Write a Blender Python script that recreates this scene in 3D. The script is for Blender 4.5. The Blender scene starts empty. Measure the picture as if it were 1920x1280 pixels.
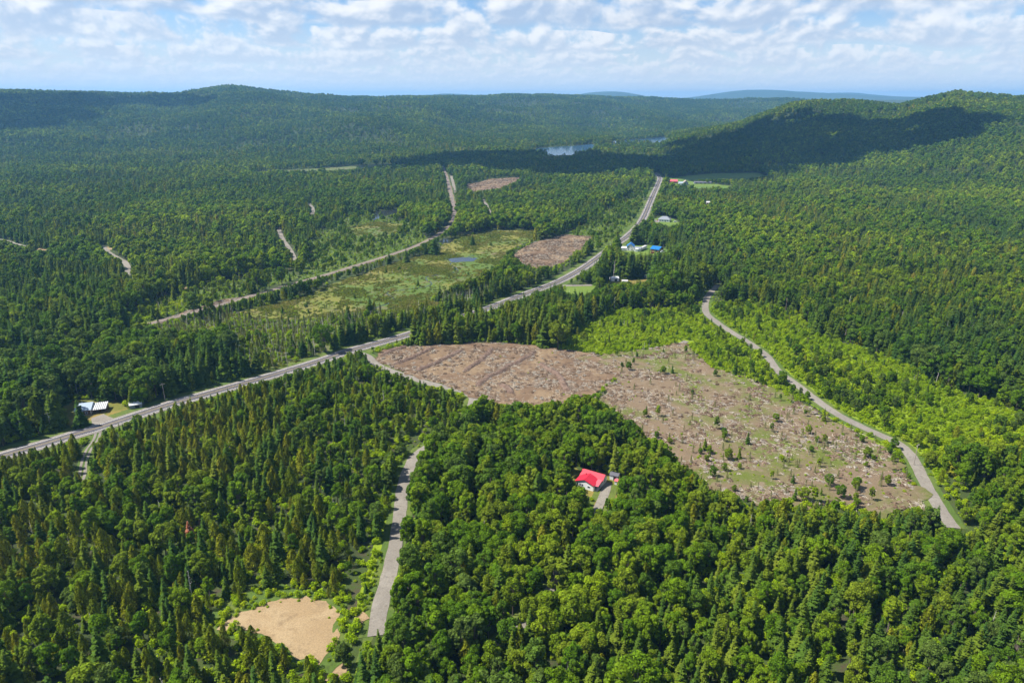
import bpy, bmesh, math, random
import numpy as np
from mathutils import Vector, Matrix
from mathutils.geometry import delaunay_2d_cdt

# ---- camera, sky, sun, exposure ------------------------------------------
scene = bpy.context.scene
COL = scene.collection
cam_d = bpy.data.cameras.new('camera'); cam = bpy.data.objects.new('camera', cam_d); COL.objects.link(cam)
cam.location = (0, 0, 150); cam.rotation_euler = (math.radians(90 - 19.4), 0, 0)
cam_d.lens = 24; cam_d.sensor_width = 36; cam_d.clip_start = 1; cam_d.clip_end = 60000
scene.camera = cam
scene.view_settings.view_transform = 'Standard'; scene.view_settings.look = 'None'
scene.view_settings.exposure = 1.0; scene.view_settings.gamma = 1; scene.view_settings.use_curve_mapping = False
scene.cycles.max_bounces = 5; scene.cycles.diffuse_bounces = 2; scene.cycles.glossy_bounces = 2
scene.cycles.transmission_bounces = 3; scene.cycles.volume_bounces = 0; scene.cycles.transparent_max_bounces = 6
scene.cycles.use_denoising = True
SUN_EL = math.radians(54); SUN_AZ = math.atan2(-1.0, .02)
SUN = Vector((math.sin(SUN_AZ) * math.cos(SUN_EL), math.cos(SUN_AZ) * math.cos(SUN_EL), math.sin(SUN_EL)))
sl = bpy.data.lights.new('sun', 'SUN'); sl.energy = 5.0; sl.angle = math.radians(.53); sl.color = (1, .955, .88)
so = bpy.data.objects.new('sun', sl); so.rotation_euler = SUN.to_track_quat('Z', 'Y').to_euler(); COL.objects.link(so)

class NT:
    """small helper to write node trees as expressions"""
    def __init__(s, tree): s.t = tree; s.n = tree.nodes; s.l = tree.links
    def node(s, kind, ins=None, **kw):
        n = s.n.new(kind)
        for k, v in kw.items(): setattr(n, k, v)
        for k, v in (ins or {}).items(): s.put(n.inputs[k], v)
        return n
    def put(s, sock, v):
        if isinstance(v, bpy.types.NodeSocket): s.l.new(v, sock)
        else: sock.default_value = v
    def m(s, op, a, b=0.0, c=0.0):
        n = s.n.new('ShaderNodeMath'); n.operation = op
        for i, v in enumerate((a, b, c)): s.put(n.inputs[i], v)
        return n.outputs[0]
    def ss(s, v, lo, hi, a=0.0, b=1.0):
        n = s.n.new('ShaderNodeMapRange'); n.interpolation_type = 'SMOOTHSTEP'
        for k, q in zip(('Value', 'From Min', 'From Max', 'To Min', 'To Max'), (v, lo, hi, a, b)): s.put(n.inputs[k], q)
        return n.outputs[0]
    def xyz(s, x, y, z):
        n = s.n.new('ShaderNodeCombineXYZ')
        for i, v in enumerate((x, y, z)): s.put(n.inputs[i], v)
        return n.outputs[0]
    def noise(s, vec, scale, detail=3, rough=.5, out='Fac', dist=0.0):
        n = s.node('ShaderNodeTexNoise', {'Vector': vec, 'Scale': scale, 'Detail': detail, 'Roughness': rough, 'Distortion': dist})
        return n.outputs[out]
    def mix(s, f, a, b, kind='MIX'):
        n = s.n.new('ShaderNodeMix'); n.data_type = 'RGBA'; n.blend_type = kind
        s.put(n.inputs[0], f); s.put(n.inputs[6], a); s.put(n.inputs[7], b)
        return n.outputs[2]

world = bpy.data.worlds.new('World'); scene.world = world; world.use_nodes = True
def build_world():
    w = NT(world.node_tree); w.n.clear()
    sky = w.node('ShaderNodeTexSky', sky_type='NISHITA', sun_disc=False, sun_elevation=SUN_EL, sun_rotation=SUN_AZ % (2 * math.pi), altitude=300, air_density=1.0, dust_density=0.25, ozone_density=4.0)
    g = w.node('ShaderNodeTexCoord').outputs['Generated']
    sep = w.node('ShaderNodeSeparateXYZ', {0: g}); X, Y, Z = sep.outputs
    az = w.m('ARCTAN2', X, Y)
    # rows of fair weather cumulus: each row a layer whose flat base stands at a given elevation
    lr = math.log(1.5)
    wob = w.m('SUBTRACT', w.noise(w.xyz(w.m('MULTIPLY', az, 4), w.m('MULTIPLY', Z, 5), 3.0), 1.0, 2), .5)
    t = w.m('ADD', w.m('DIVIDE', w.m('LOGARITHM', w.m('MAXIMUM', Z, .004), math.e), lr), w.m('MULTIPLY', wob, 2.2))
    k = w.m('FLOOR', t); f = w.m('SUBTRACT', t, k)
    over = w.ss(Z, .10, .55, 0.0, .13)      # seen from below the gaps between the clouds open up
    def layer(kk, h):
        el = w.m('EXPONENT', w.m('MULTIPLY', w.m('ADD', kk, .5), lr))
        u = w.m('DIVIDE', w.m('MULTIPLY', az, 1.5), el)
        seed = w.m('MULTIPLY', kk, 7.31)
        p = w.xyz(u, w.m('MULTIPLY', h, 1.0), seed)
        n1 = w.noise(p, 1.0, 8, .54)
        big = w.noise(w.xyz(w.m('MULTIPLY', u, .42), 0.0, seed), 1.0, 1)
        p2 = w.xyz(w.m('SUBTRACT', u, .13), w.m('ADD', h, .20), seed)
        n2 = w.noise(p2, 1.0, 4, .46)
        den = w.m('ADD', w.m('SUBTRACT', n1, w.m('MULTIPLY', h, .10)), w.m('MULTIPLY', w.m('SUBTRACT', big, .5), .50))
        den = w.m('SUBTRACT', den, over)
        a = w.ss(den, .28, .45)
        a = w.m('MULTIPLY', a, w.ss(h, 0.0, .30))
        lit = w.m('ADD', w.m('MULTIPLY', w.m('SUBTRACT', n1, n2), 3.8), w.m('ADD', w.m('MULTIPLY', h, .46), .08))
        lit = w.m('MULTIPLY', w.ss(lit, .0, 1.0), w.ss(Z, .08, .5, 1.0, .55))
        return a, lit
    aA, lA = layer(k, f)
    aB, lB = layer(w.m('SUBTRACT', k, 1.0), w.m('ADD', f, 1.0))
    skyc = w.mix(1.0, sky.outputs[0], (.088, .100, .118, 1), 'MULTIPLY')
    dark = (.40, .51, .68, 1); lite = (.86, .87, .88, 1)
    c = w.mix(w.m('MULTIPLY', aB, .92), skyc, w.mix(lB, dark, lite))
    c = w.mix(w.m('MULTIPLY', aA, .95), c, w.mix(lA, dark, lite))
    hz = w.ss(Z, .0, .12, .92, .0)
    c = w.mix(hz, c, (.70, .74, .78, 1))
    bg = w.node('ShaderNodeBackground', {'Color': c, 'Strength': 0.61})
    out = w.node('ShaderNodeOutputWorld'); w.l.new(bg.outputs[0], out.inputs[0])
build_world()

random.seed(7); RNG = np.random.default_rng(7)

# ---- terrain -------------------------------------------------------------
SC = 1.25
CAM_H = 120.0 * SC
def _hash(ix, iy, s):
    n = (ix.astype(np.int64) * 374761393 + iy.astype(np.int64) * 668265263 + s * 2147483647 // 7) & 0xffffffff
    n = ((n ^ (n >> 13)) * 1274126177) & 0xffffffff
    n = n ^ (n >> 16)
    return (n & 0xffff) / 65535.0
def vnoise(x, y, s=0):
    x = np.asarray(x, float); y = np.asarray(y, float)
    ix = np.floor(x); iy = np.floor(y); fx = x - ix; fy = y - iy
    fx = fx * fx * (3 - 2 * fx); fy = fy * fy * (3 - 2 * fy)
    a = _hash(ix, iy, s); b = _hash(ix + 1, iy, s); c = _hash(ix, iy + 1, s); d = _hash(ix + 1, iy + 1, s)
    return (a * (1 - fx) + b * fx) * (1 - fy) + (c * (1 - fx) + d * fx) * fy
def fbm(x, y, s=0, o=3):
    t = 0; a = 1; n = 0
    for i in range(o):
        t = t + a * vnoise(x * 2 ** i, y * 2 ** i, s + 11 * i); n += a; a *= .5
    return t / n
def smooth(t):
    t = np.clip(t, 0, 1); return t * t * (3 - 2 * t)
# long wooded ridge across the valley: bearing x/y, depth of its foot, depth and height of its crest
RIDGE = np.array([(-1.6, 1300, 2500, 140), (-.95, 1330, 2500, 150), (-.707, 1360, 2600, 146), (-.55, 1390, 2750, 138), (-.46, 1400, 2900, 138), (-.43, 1410, 2950, 152),
    (-.40, 1420, 3000, 166), (-.385, 1420, 3000, 169), (-.35, 1430, 3050, 157), (-.29, 1450, 3150, 139), (-.22, 1470, 3300, 126), (-.12, 1560, 3500, 129), (-.04, 1750, 3800, 133),
    (0, 1880, 4000, 144), (.066, 2080, 4100, 142), (.125, 2200, 4200, 133), (.25, 2600, 4600, 125), (.33, 2700, 4900, 138), (.37, 2750, 5000, 143), (.43, 2800, 5200, 128), (.8, 3000, 5600, 120), (1.6, 3200, 6000, 100)])
# nearer hill on the right
HILL = np.array([(.17, 1500, 2100, 0), (.205, 1480, 2050, 2), (.25, 1420, 1980, 26), (.295, 1380, 1950, 44), (.325, 1330, 1920, 60), (.36, 1270, 1900, 84), (.39, 1230, 1900, 103),
    (.42, 1180, 1900, 112), (.47, 1130, 1880, 114), (.535, 1020, 1820, 100), (.565, 960, 1780, 112), (.61, 900, 1750, 130), (.707, 760, 1720, 118), (.9, 600, 1700, 125), (1.6, 400, 1500, 130)])
def height(x, y):
    x = np.asarray(x, float) / SC; y = np.asarray(y, float) / SC
    yy = np.maximum(y, 30.0); u = x / yy
    F, C, Z = (np.interp(u, RIDGE[:, 0], RIDGE[:, k]) for k in (1, 2, 3))
    t = (yy - F) / (C - F)
    rel = fbm(x / 420., y / 420., 5) - .5
    r1 = Z * (smooth(t) * .55 + .45 * np.clip(t, 0, 1) ** 1.3) * (1 - .75 * smooth((yy - C) / 2200.))
    r1 = r1 + smooth(t * 2.2) * (1 - smooth((t - .72) / .2)) * rel * 90
    F, C, Z = (np.interp(u, HILL[:, 0], HILL[:, k]) for k in (1, 2, 3))
    t = (yy - F) / (C - F)
    r2 = Z * smooth(t) * (1 - smooth((yy - C) / 1000.))
    r2 = r2 + smooth(t * 2) * (1 - smooth((t - .7) / .2)) * rel * 44 * np.clip(Z / 100, 0, 1)
    r2 = r2 + 24 * np.exp(-((x - 960) / 190.) ** 2 - ((y - 1180) / 300.) ** 2)
    knoll = 15 * np.exp(-((x - 262) / 75.) ** 2 - ((y - 2010) / 120.) ** 2)
    fd = np.sqrt(x * x + y * y)
    far = np.clip(fbm(x / 2600. + 3.1, y / 2600., 21) - .36, 0, 1) * 330 * smooth((fd - 6500) / 2500.)
    far = np.minimum(far, 125) + 95 * np.exp(-((x - 5100) / 700.) ** 2 - ((y - 11500) / 900.) ** 2) + 118 * np.exp(-((x - 3150) / 1250.) ** 2 - ((y - 9800) / 1200.) ** 2) + 112 * np.exp(-((x + 900) / 1500.) ** 2 - ((y - 9000) / 1000.) ** 2) + 118 * np.exp(-((x - 1350) / 550.) ** 2 - ((y - 9300) / 1000.) ** 2)
    return SC * (np.where(y > 30, np.maximum(np.maximum(r1, r2), 0) + knoll, 0) + np.minimum(far, 250))

# ---- layout traced in image pixels, unprojected to metres (x east, y away from the viewer) ---------------------
LAY = {"highway": [[-235.5, 260.5], [-228.6, 270.4], [-215.6, 283.5], [-206.6, 293.7], [-199.4, 300.8], [-178.9, 326.0], [-162.3, 342.6], [-136.6, 368.5], [-116.3, 390.5], [-102.8, 407.6], [-74.2, 435.7], [-46.1, 468.8], [-16.8, 503.7], [7.0, 537.2], [38.7, 580.5], [63.6, 626.3], [82.5, 669.5], [110.8, 738.4], [139.5, 807.8], [173.4, 911.7], [228.0, 1128.0], [291.1, 1378.7], [307.5, 1458.9], [313.9, 1548.6], [296.4, 1623.3]], "railway": [[-310.3, 360.0], [-292.4, 391.5], [-264.6, 449.3], [-253.2, 469.4], [-229.3, 505.8], [-215.0, 530.8], [-193.4, 567.8], [-168.4, 609.7], [-145.6, 653.0], [-121.5, 699.8], [-101.4, 747.2], [-89.1, 799.0], [-80.3, 854.9], [-78.9, 929.2], [-89.1, 1046.8], [-117.5, 1298.0], [-150.9, 1572.8], [-169.7, 1705.2]], "road_a": [[-101.3, 405.6], [-90.0, 397.9], [-78.4, 379.9], [-54.5, 360.3], [-41.4, 351.5], [-28.7, 344.8], [-21.3, 336.9], [-20.5, 328.0], [-23.5, 309.4], [-32.7, 288.2], [-42.1, 273.8], [-44.3, 263.3], [-45.1, 248.7], [-43.8, 232.7], [-42.1, 211.7], [-41.2, 189.5], [-41.4, 175.4], [-40.7, 165.4], [-40.3, 162.4]], "road_b": [[177.1, 571.3], [157.8, 532.4], [146.1, 492.5], [147.2, 467.5], [150.8, 445.2], [154.5, 430.2], [156.9, 416.1], [158.8, 397.9], [156.6, 373.9], [159.7, 352.3], [161.8, 333.0], [164.7, 316.2], [169.0, 304.0], [174.6, 292.6], [179.2, 283.5], [179.4, 274.9], [176.0, 261.4], [171.4, 246.6], [168.9, 237.3], [165.8, 224.3], [164.4, 216.7]], "drive": [[39.8, 248.7], [38.1, 242.5], [35.7, 235.4], [31.8, 225.4], [27.1, 213.4], [18.6, 194.5], [12.9, 182.8], [7.5, 174.2], [2.9, 166.8], [-4.7, 157.6]], "track_left": [[-199.6, 297.1], [-195.1, 286.1], [-193.2, 277.8], [-190.2, 269.9], [-186.4, 261.9], [-181.8, 253.0], [-177.2, 240.5]], "track_1": [[-294.9, 858.7], [-264.3, 781.2], [-235.1, 715.8], [-214.7, 664.7]], "track_2": [[-447.2, 738.4], [-420.2, 702.4], [-396.8, 676.9], [-376.0, 653.0], [-347.8, 603.6]], "track_3": [[-314.3, 1066.8], [-291.1, 1006.3], [-277.1, 947.4]], "track_4": [[-128.8, 1480.4], [-112.3, 1332.7], [-97.6, 1196.4]], "track_5": [[-47.3, 1115.2], [-36.8, 1033.0], [-27.6, 933.7]], "track_6": [[115.7, 425.9], [104.2, 415.6], [94.7, 409.5], [81.4, 397.9]], "track_7": [[42.2, 569.5], [52.7, 569.5], [69.0, 571.3]], "track_8": [[-613.2, 787.7], [-575.0, 768.5], [-531.5, 735.5]], "wind": {"w1": [[-81.2, 397.0], [-74.8, 408.5], [-66.4, 416.6]], "w2": [[-71.4, 381.6], [-60.9, 396.1], [-49.8, 413.5]], "w3": [[-56.8, 370.5], [-43.9, 388.7], [-31.4, 410.5]], "w4": [[-28.7, 370.5], [-19.6, 390.5], [-12.0, 413.5]], "w5": [[-21.3, 349.2], [-4.7, 375.6], [15.6, 406.6]], "w6": [[16.2, 386.9], [25.4, 368.1], [31.9, 341.2]], "w7": [[-8.4, 353.8], [-3.5, 347.7], [2.3, 339.7]]}, 
 "poly": {"meadow": [[-209.0, 492.5], [-191.1, 511.0], [-171.6, 529.3], [-150.7, 586.1], [-130.5, 628.5], [-106.8, 672.0], [-81.0, 705.0], [-74.8, 759.2], [-53.9, 807.8], [-19.7, 839.8], [26.2, 836.2], [28.0, 791.0], [0.0, 721.4], [-7.9, 664.7], [-26.4, 599.6], [-49.9, 562.4], [-66.5, 529.3], [-53.6, 506.6], [-80.4, 492.5], [-105.3, 496.6], [-132.6, 476.4], [-161.8, 470.0], [-185.8, 472.6]], "meadow_2": [[-206.5, 851.1], [-182.3, 898.9], [-137.8, 882.4], [-140.6, 814.7], [-169.5, 768.5]], "meadow_3": [[-582.6, 1560.6], [-451.6, 1649.7], [-345.3, 1749.2], [-250.2, 1734.3], [-328.8, 1663.2], [-431.2, 1572.8]], "meadow_4": [[41.8, 543.7], [45.9, 569.5], [70.5, 576.8], [72.4, 553.8], [58.5, 535.6]], "hay_field": [[316.4, 1438.0], [430.2, 1525.2], [542.8, 1548.5], [542.3, 1480.2], [476.8, 1417.7], [387.5, 1407.7], [316.5, 1378.7]], "hay_field_2": [[326.4, 1289.6], [359.7, 1341.7], [390.6, 1323.9], [410.1, 1298.0], [383.8, 1249.1], [371.3, 1273.1], [337.8, 1257.0]], "bog": [[-257.3, 439.0], [-221.1, 483.0], [-174.5, 511.0], [-127.0, 485.7], [-76.9, 496.6], [-55.8, 529.3], [-13.4, 553.8], [-29.2, 514.0], [-63.5, 485.7], [-82.8, 457.7], [-111.7, 420.7], [-129.1, 385.1], [-160.3, 365.6], [-177.8, 378.1], [-169.1, 415.6], [-220.6, 400.8]], "clearcut_a": [[-84.6, 392.4], [-81.6, 408.5], [-58.9, 417.6], [-10.5, 423.8], [27.3, 410.5], [52.1, 403.7], [63.8, 369.7], [44.6, 337.6], [22.3, 325.3], [0.0, 322.0], [-17.0, 330.7], [-21.3, 337.6], [-42.1, 355.3], [-69.6, 376.4]], "clearcut_b": [[33.6, 403.7], [56.5, 397.9], [113.9, 422.8], [117.5, 378.1], [139.1, 357.7], [151.8, 328.6], [159.6, 308.2], [169.3, 285.0], [170.6, 266.5], [160.9, 227.9], [139.4, 225.4], [126.3, 232.7], [112.9, 230.9], [96.8, 232.7], [82.1, 240.5], [75.4, 257.4], [68.4, 278.8], [57.3, 300.5], [45.4, 332.0], [63.8, 369.7]], "clearcut_c": [[-1.1, 684.3], [23.9, 759.2], [63.4, 807.8], [94.9, 794.3], [70.8, 715.8], [52.5, 660.0], [30.2, 630.6], [10.3, 646.1]], "clearcut_d": [[-86.7, 1315.2], [-43.3, 1417.7], [18.8, 1448.4], [5.2, 1350.7], [-24.1, 1257.0], [-69.8, 1211.0]], "regrowth_1": [[27.5, 413.5], [52.9, 460.1], [72.9, 496.6], [118.6, 502.3], [142.7, 492.5], [140.1, 454.1], [153.5, 420.7], [155.6, 378.1], [161.1, 330.7], [146.9, 330.7], [137.8, 353.8], [118.8, 371.4], [113.4, 420.7], [56.8, 400.8]], "regrowth_2": [[155.4, 517.0], [185.2, 518.5], [214.3, 485.7], [204.4, 442.4], [225.4, 410.5], [239.8, 386.9], [241.1, 346.3], [256.3, 325.3], [260.4, 300.5], [226.2, 273.8], [206.0, 284.0], [178.9, 248.7], [172.4, 254.3], [175.7, 273.8], [164.5, 298.8], [156.6, 326.6], [152.4, 378.1], [152.9, 413.5], [141.1, 457.7], [143.9, 492.5]], "regrowth_3": [[-282.6, 472.6], [-283.1, 529.3], [-252.0, 580.5], [-221.6, 630.6], [-192.3, 599.6], [-217.4, 537.2], [-256.8, 475.1], [-267.1, 457.7]], "regrowth_4": [[-181.4, 562.4], [-234.7, 807.8], [-226.4, 971.1], [-117.2, 882.4], [-97.6, 774.8], [-137.5, 664.7], [-167.5, 615.8]], "regrowth_5": [[63.4, 807.8], [166.7, 1078.5], [252.3, 1289.6], [181.1, 971.1], [148.6, 843.6], [90.6, 715.8], [73.6, 715.8]], "lawn_left": [[-226.4, 309.4], [-235.7, 328.0], [-231.7, 332.0], [-213.5, 330.0], [-211.7, 332.7], [-196.1, 322.0], [-196.6, 315.6], [-198.7, 308.2], [-205.2, 298.8], [-207.9, 294.3]], "gravel_left": [[-210.7, 310.0], [-207.6, 315.0], [-198.9, 309.4], [-197.3, 302.3], [-199.5, 298.8], [-202.0, 296.0]], "gravel_left_2": [[-200.4, 291.5], [-196.0, 297.1], [-193.5, 288.2], [-193.8, 284.0]], "yard_red": [[24.2, 256.9], [27.3, 261.4], [31.8, 255.1], [41.1, 257.4], [43.3, 248.7], [41.9, 234.6], [37.5, 232.7], [31.2, 225.7], [29.9, 227.2], [32.4, 236.6], [28.1, 240.5], [24.9, 248.7]], "lawn_blue": [[117.8, 738.4], [142.0, 750.2], [160.9, 741.3], [167.1, 715.8], [154.2, 694.5], [131.3, 689.4], [112.1, 689.4]], "lawn_white": [[187.0, 916.0], [206.4, 947.4], [217.6, 924.8], [217.1, 882.4], [199.0, 862.6], [181.8, 878.4]], "lawn_far": [[303.1, 1341.7], [322.8, 1397.9], [358.7, 1378.7], [347.8, 1315.2], [306.7, 1289.6]], "spot_1": [[289.4, 1044.0], [305.0, 1090.5], [306.9, 1066.8], [297.5, 1038.5]], "lawn_cabin": [[76.3, 575.0], [87.4, 588.0], [121.5, 593.8], [123.7, 580.5], [91.2, 566.0], [77.7, 567.8]], "sand_pit": [[-88.9, 164.6], [-86.8, 169.5], [-84.9, 172.3], [-78.6, 174.2], [-77.2, 177.6], [-68.3, 178.8], [-59.0, 177.3], [-54.2, 173.0], [-51.3, 162.8], [-52.4, 154.9], [-54.5, 151.4], [-60.5, 152.6], [-65.7, 157.0], [-72.8, 162.0], [-80.7, 164.1]], "sand_rim": [[-93.0, 162.8], [-92.7, 171.8], [-88.8, 179.0], [-79.3, 186.2], [-69.8, 184.1], [-55.0, 180.3], [-50.5, 171.8], [-47.1, 156.5], [-50.4, 148.4], [-59.3, 148.4], [-69.1, 155.5], [-79.8, 159.6]], "grass_track": [[-45.1, 143.2], [-44.6, 154.5], [-44.0, 161.8], [-45.6, 168.3], [-42.1, 166.8], [-41.4, 160.7], [-41.8, 152.6], [-41.8, 141.5], [-44.6, 136.4]], "regrowth_6": [[-48.7, 163.9], [-48.9, 186.8], [-49.8, 213.4], [-52.0, 238.5], [-52.7, 266.5], [-47.2, 275.8], [-45.2, 250.8], [-43.9, 230.9], [-42.1, 207.0], [-41.7, 186.8], [-42.0, 171.8], [-41.7, 165.0]], "sand_2": [[-56.2, 150.6], [-55.9, 153.3], [-48.3, 152.0], [-46.0, 148.4], [-51.3, 145.9]], "sand_3": [[-48.9, 169.9], [-46.4, 172.3], [-43.9, 169.5], [-45.4, 167.2]], "sand_4": [[-512.6, 727.0], [-495.3, 724.1], [-485.3, 707.7], [-500.6, 710.4]], "sand_5": [[-450.6, 741.3], [-441.8, 741.3], [-426.7, 721.4], [-432.7, 715.8]], "sand_6": [[-281.0, 557.2], [-283.7, 573.2], [-275.3, 567.8], [-273.7, 552.1]], "cut_rail": [[-252.3, 473.9], [-245.0, 496.6], [-230.4, 526.1], [-217.8, 532.4], [-232.1, 509.5]], "pond_1": [[-66.4, 674.4], [-53.2, 684.3], [-34.0, 679.3], [-38.1, 664.7], [-57.8, 660.0]], "pond_2": [[-82.3, 756.2], [-80.2, 784.4], [-65.3, 774.8], [-70.3, 756.2]], "pond_3": [[-195.0, 938.2], [-197.7, 991.0], [-162.3, 1006.3], [-159.2, 966.3], [-173.2, 947.4], [-184.8, 911.7]], "pond_4": [[-182.5, 420.7], [-182.6, 430.2], [-177.3, 420.7], [-175.2, 410.5]], "lake": [[24.4, 2154.8], [89.1, 2364.8], [156.2, 2440.5], [274.0, 2429.7], [282.2, 2312.3], [203.2, 2068.0], [122.6, 2027.1]], "lake_2": [[331.2, 2379.8], [425.3, 2832.7], [643.9, 3015.1], [556.3, 2452.7], [455.6, 2524.7]], "shade_1": [[384.7, 1811.5], [556.2, 2243.3], [722.2, 2198.2], [807.3, 2172.5], [877.1, 2072.9], [915.2, 1919.7], [1033.0, 1878.7], [1054.0, 1689.1], [1099.1, 1588.1], [1021.9, 1534.9], [913.6, 1538.3], [820.9, 1597.9], [652.0, 1587.7], [538.6, 1502.3], [473.6, 1407.7], [363.5, 1397.9], [314.2, 1417.7]], "shade_2": [[-389.2, 1597.6], [-289.7, 1734.3], [-186.7, 1895.6], [-46.9, 2068.0], [140.7, 2068.0], [277.8, 1931.5], [428.8, 1887.1], [341.4, 1491.3], [157.1, 1469.6], [-11.5, 1513.8], [-155.7, 1572.8]], "shade_3": [[-2218.4, 2953.8], [-1831.7, 3274.9], [-1622.6, 3500.5], [-1209.4, 3037.2], [-1524.2, 3125.7], [-1683.4, 3170.0], [-1516.5, 2588.0], [-1584.1, 2355.9], [-1628.8, 2128.5]], "spruce_1": [[-72.5, 415.6], [-77.4, 472.6], [-23.8, 485.7], [16.3, 499.5], [63.5, 485.7], [54.1, 436.8], [27.1, 407.6], [-10.4, 415.6]], "spruce_2": [[62.5, 599.6], [132.2, 694.5], [189.3, 641.6], [158.7, 529.3], [121.1, 514.0], [71.5, 553.8]], "spruce_3": [[9.6, 599.6], [82.2, 744.2], [158.5, 882.4], [136.8, 791.0], [71.6, 641.6], [17.9, 553.8]], "spruce_4": [[-121.6, 405.6], [-128.5, 460.1], [-83.3, 485.7], [-75.7, 448.2], [-97.1, 417.6]], "spruce_5": [[190.5, 425.9], [227.9, 499.5], [312.8, 562.4], [411.8, 529.3], [323.8, 369.7], [276.4, 346.3], [239.8, 386.9]], "spruce_6": [[167.3, 529.3], [235.6, 599.6], [434.6, 744.2], [566.4, 715.8], [369.2, 448.2], [317.4, 529.3], [209.1, 472.6]], "spruce_7": [[-354.4, 448.2], [-461.6, 599.6], [-304.5, 529.3], [-254.0, 425.9], [-273.1, 378.1], [-298.9, 369.7]], "spruce_8": [[-196.3, 339.0], [-209.6, 378.1], [-158.8, 396.1], [-143.5, 361.6], [-164.7, 346.3]], "conifer_mix_1": [[-146.5, 134.7], [-238.3, 264.2], [-193.6, 284.0], [-160.2, 335.5], [-109.1, 382.5], [-81.0, 369.7], [-46.9, 300.5], [-43.2, 213.4], [-41.7, 165.0], [-44.2, 134.7]], "young_mix": [[-89.5, 250.8], [-114.6, 300.5], [-105.9, 369.7], [-82.6, 378.1], [-34.6, 339.0], [-22.3, 325.3], [-43.3, 273.8], [-42.2, 213.4], [-43.0, 171.8], [-55.9, 184.1]], "broad_1": [[-40.9, 273.8], [-16.4, 318.8], [11.1, 325.3], [49.1, 339.0], [72.2, 273.8], [70.2, 227.2], [48.9, 184.1], [33.2, 134.7], [-35.9, 134.7], [-38.5, 160.7], [-41.8, 230.9]], "mix_right": [[73.0, 238.5], [112.9, 230.9], [156.9, 220.1], [210.3, 250.8], [213.8, 213.4], [143.2, 125.4], [31.5, 125.4], [48.9, 184.1]], "tallspruce_l": [[-258.4, 312.5], [-282.3, 346.3], [-254.7, 353.8], [-226.1, 312.5], [-234.3, 300.5]]}, 
 "pt": {"red_a": [25.9, 246.2], "red_b": [33.3, 242.1], "red_c": [38.5, 249.1], "shed1": [42.6, 251.2], "shed2": [43.1, 248.7], "lh_a": [-219.9, 311.9], "lh_b": [-214.3, 314.4], "lh_c": [-208.1, 315.6], "lh_d": [-226.6, 319.4], "lshed": [-195.3, 322.0], "tree_lh": [-210.2, 301.1], "pole_l": [-221.4, 295.4], "pole_b": [175.4, 263.3], "pole_2": [-98.2, 428.1], "pole_3": [-133.4, 378.1], "pole_4": [130.6, 615.8], "pole_5": [44.1, 256.9], "pole_6": [-183.7, 330.7], "blue_a": [123.0, 713.1], "blue_b": [129.6, 705.0], "trailer": [140.9, 721.4], "barn_a": [149.6, 710.4], "redcar": [146.4, 702.4], "whitecar": [155.8, 707.7], "white_h": [200.6, 898.9], "boat": [213.0, 894.7], "wcar": [184.6, 903.1], "red_far": [310.3, 1341.7], "grey_far": [328.6, 1315.2], "barn_far": [365.5, 1332.7], "cabin_1": [90.4, 586.1], "cabin_2": [122.8, 595.7], "cabin_3": [98.6, 578.6], "spot": [300.4, 1061.0], "x1": [217.4, 985.9], "x2": [224.3, 985.9], "bigpine_l": [-231.6, 305.2], "bigpine_b": [-218.2, 330.7], "pine_b1": [136.1, 750.2], "pine_b2": [121.8, 727.0], "m1": [-80.1, 697.1], "m2": [-119.2, 650.7], "m3": [-104.0, 660.0], "m4": [-43.5, 744.2], "bigpine_r": [268.4, 378.1], "red_tree": [-116.8, 210.1], "glow": [5.2, 230.9]}}
POLY = {k: np.array(v) for k, v in LAY['poly'].items()}
PT = LAY['pt']

# ---- helpers ---------------------------------------------------------------
def tag(o, label=None, cat=None, group=None, kind=None):
    for k, v in (('label', label), ('category', cat), ('group', group), ('kind', kind)):
        if v: o[k] = v
    return o
def mesh_np(name, V, Fq, mats, mi=None, tint=None, smooth_=False):
    """V (n,3) vertices, Fq (m,k) faces of one size"""
    V = np.asarray(V, np.float32); Fq = np.asarray(Fq, np.int32)
    me = bpy.data.meshes.new(name); me.vertices.add(len(V)); me.vertices.foreach_set('co', V.ravel())
    nf, kk = Fq.shape
    me.loops.add(nf * kk); me.loops.foreach_set('vertex_index', Fq.ravel())
    me.polygons.add(nf); me.polygons.foreach_set('loop_start', np.arange(nf, dtype=np.int32) * kk)
    try: me.polygons.foreach_set('loop_total', np.full(nf, kk, np.int32))
    except Exception: pass
    for m in mats: me.materials.append(m)
    if mi is not None: me.polygons.foreach_set('material_index', np.asarray(mi, np.int32))
    if smooth_: me.polygons.foreach_set('use_smooth', np.ones(nf, bool))
    if tint is not None:
        a = me.attributes.new('tint', 'FLOAT', 'FACE'); a.data.foreach_set('value', np.asarray(tint, np.float32))
    me.update(calc_edges=True)
    return me
def put(name, me, parent=None, loc=(0, 0, 0), rot=(0, 0, 0)):
    o = bpy.data.objects.new(name, me); COL.objects.link(o)
    if parent is not None: o.parent = parent
    o.location = loc; o.rotation_euler = rot
    return o
def inside(poly, x, y):
    x = np.asarray(x); y = np.asarray(y); r = np.zeros(x.shape, bool); n = len(poly); j = n - 1
    for i in range(n):
        xi, yi = poly[i]; xj, yj = poly[j]
        c = ((yi > y) != (yj > y)) & (x < (xj - xi) * (y - yi) / (yj - yi + 1e-12) + xi)
        r ^= c; j = i
    return r
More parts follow.
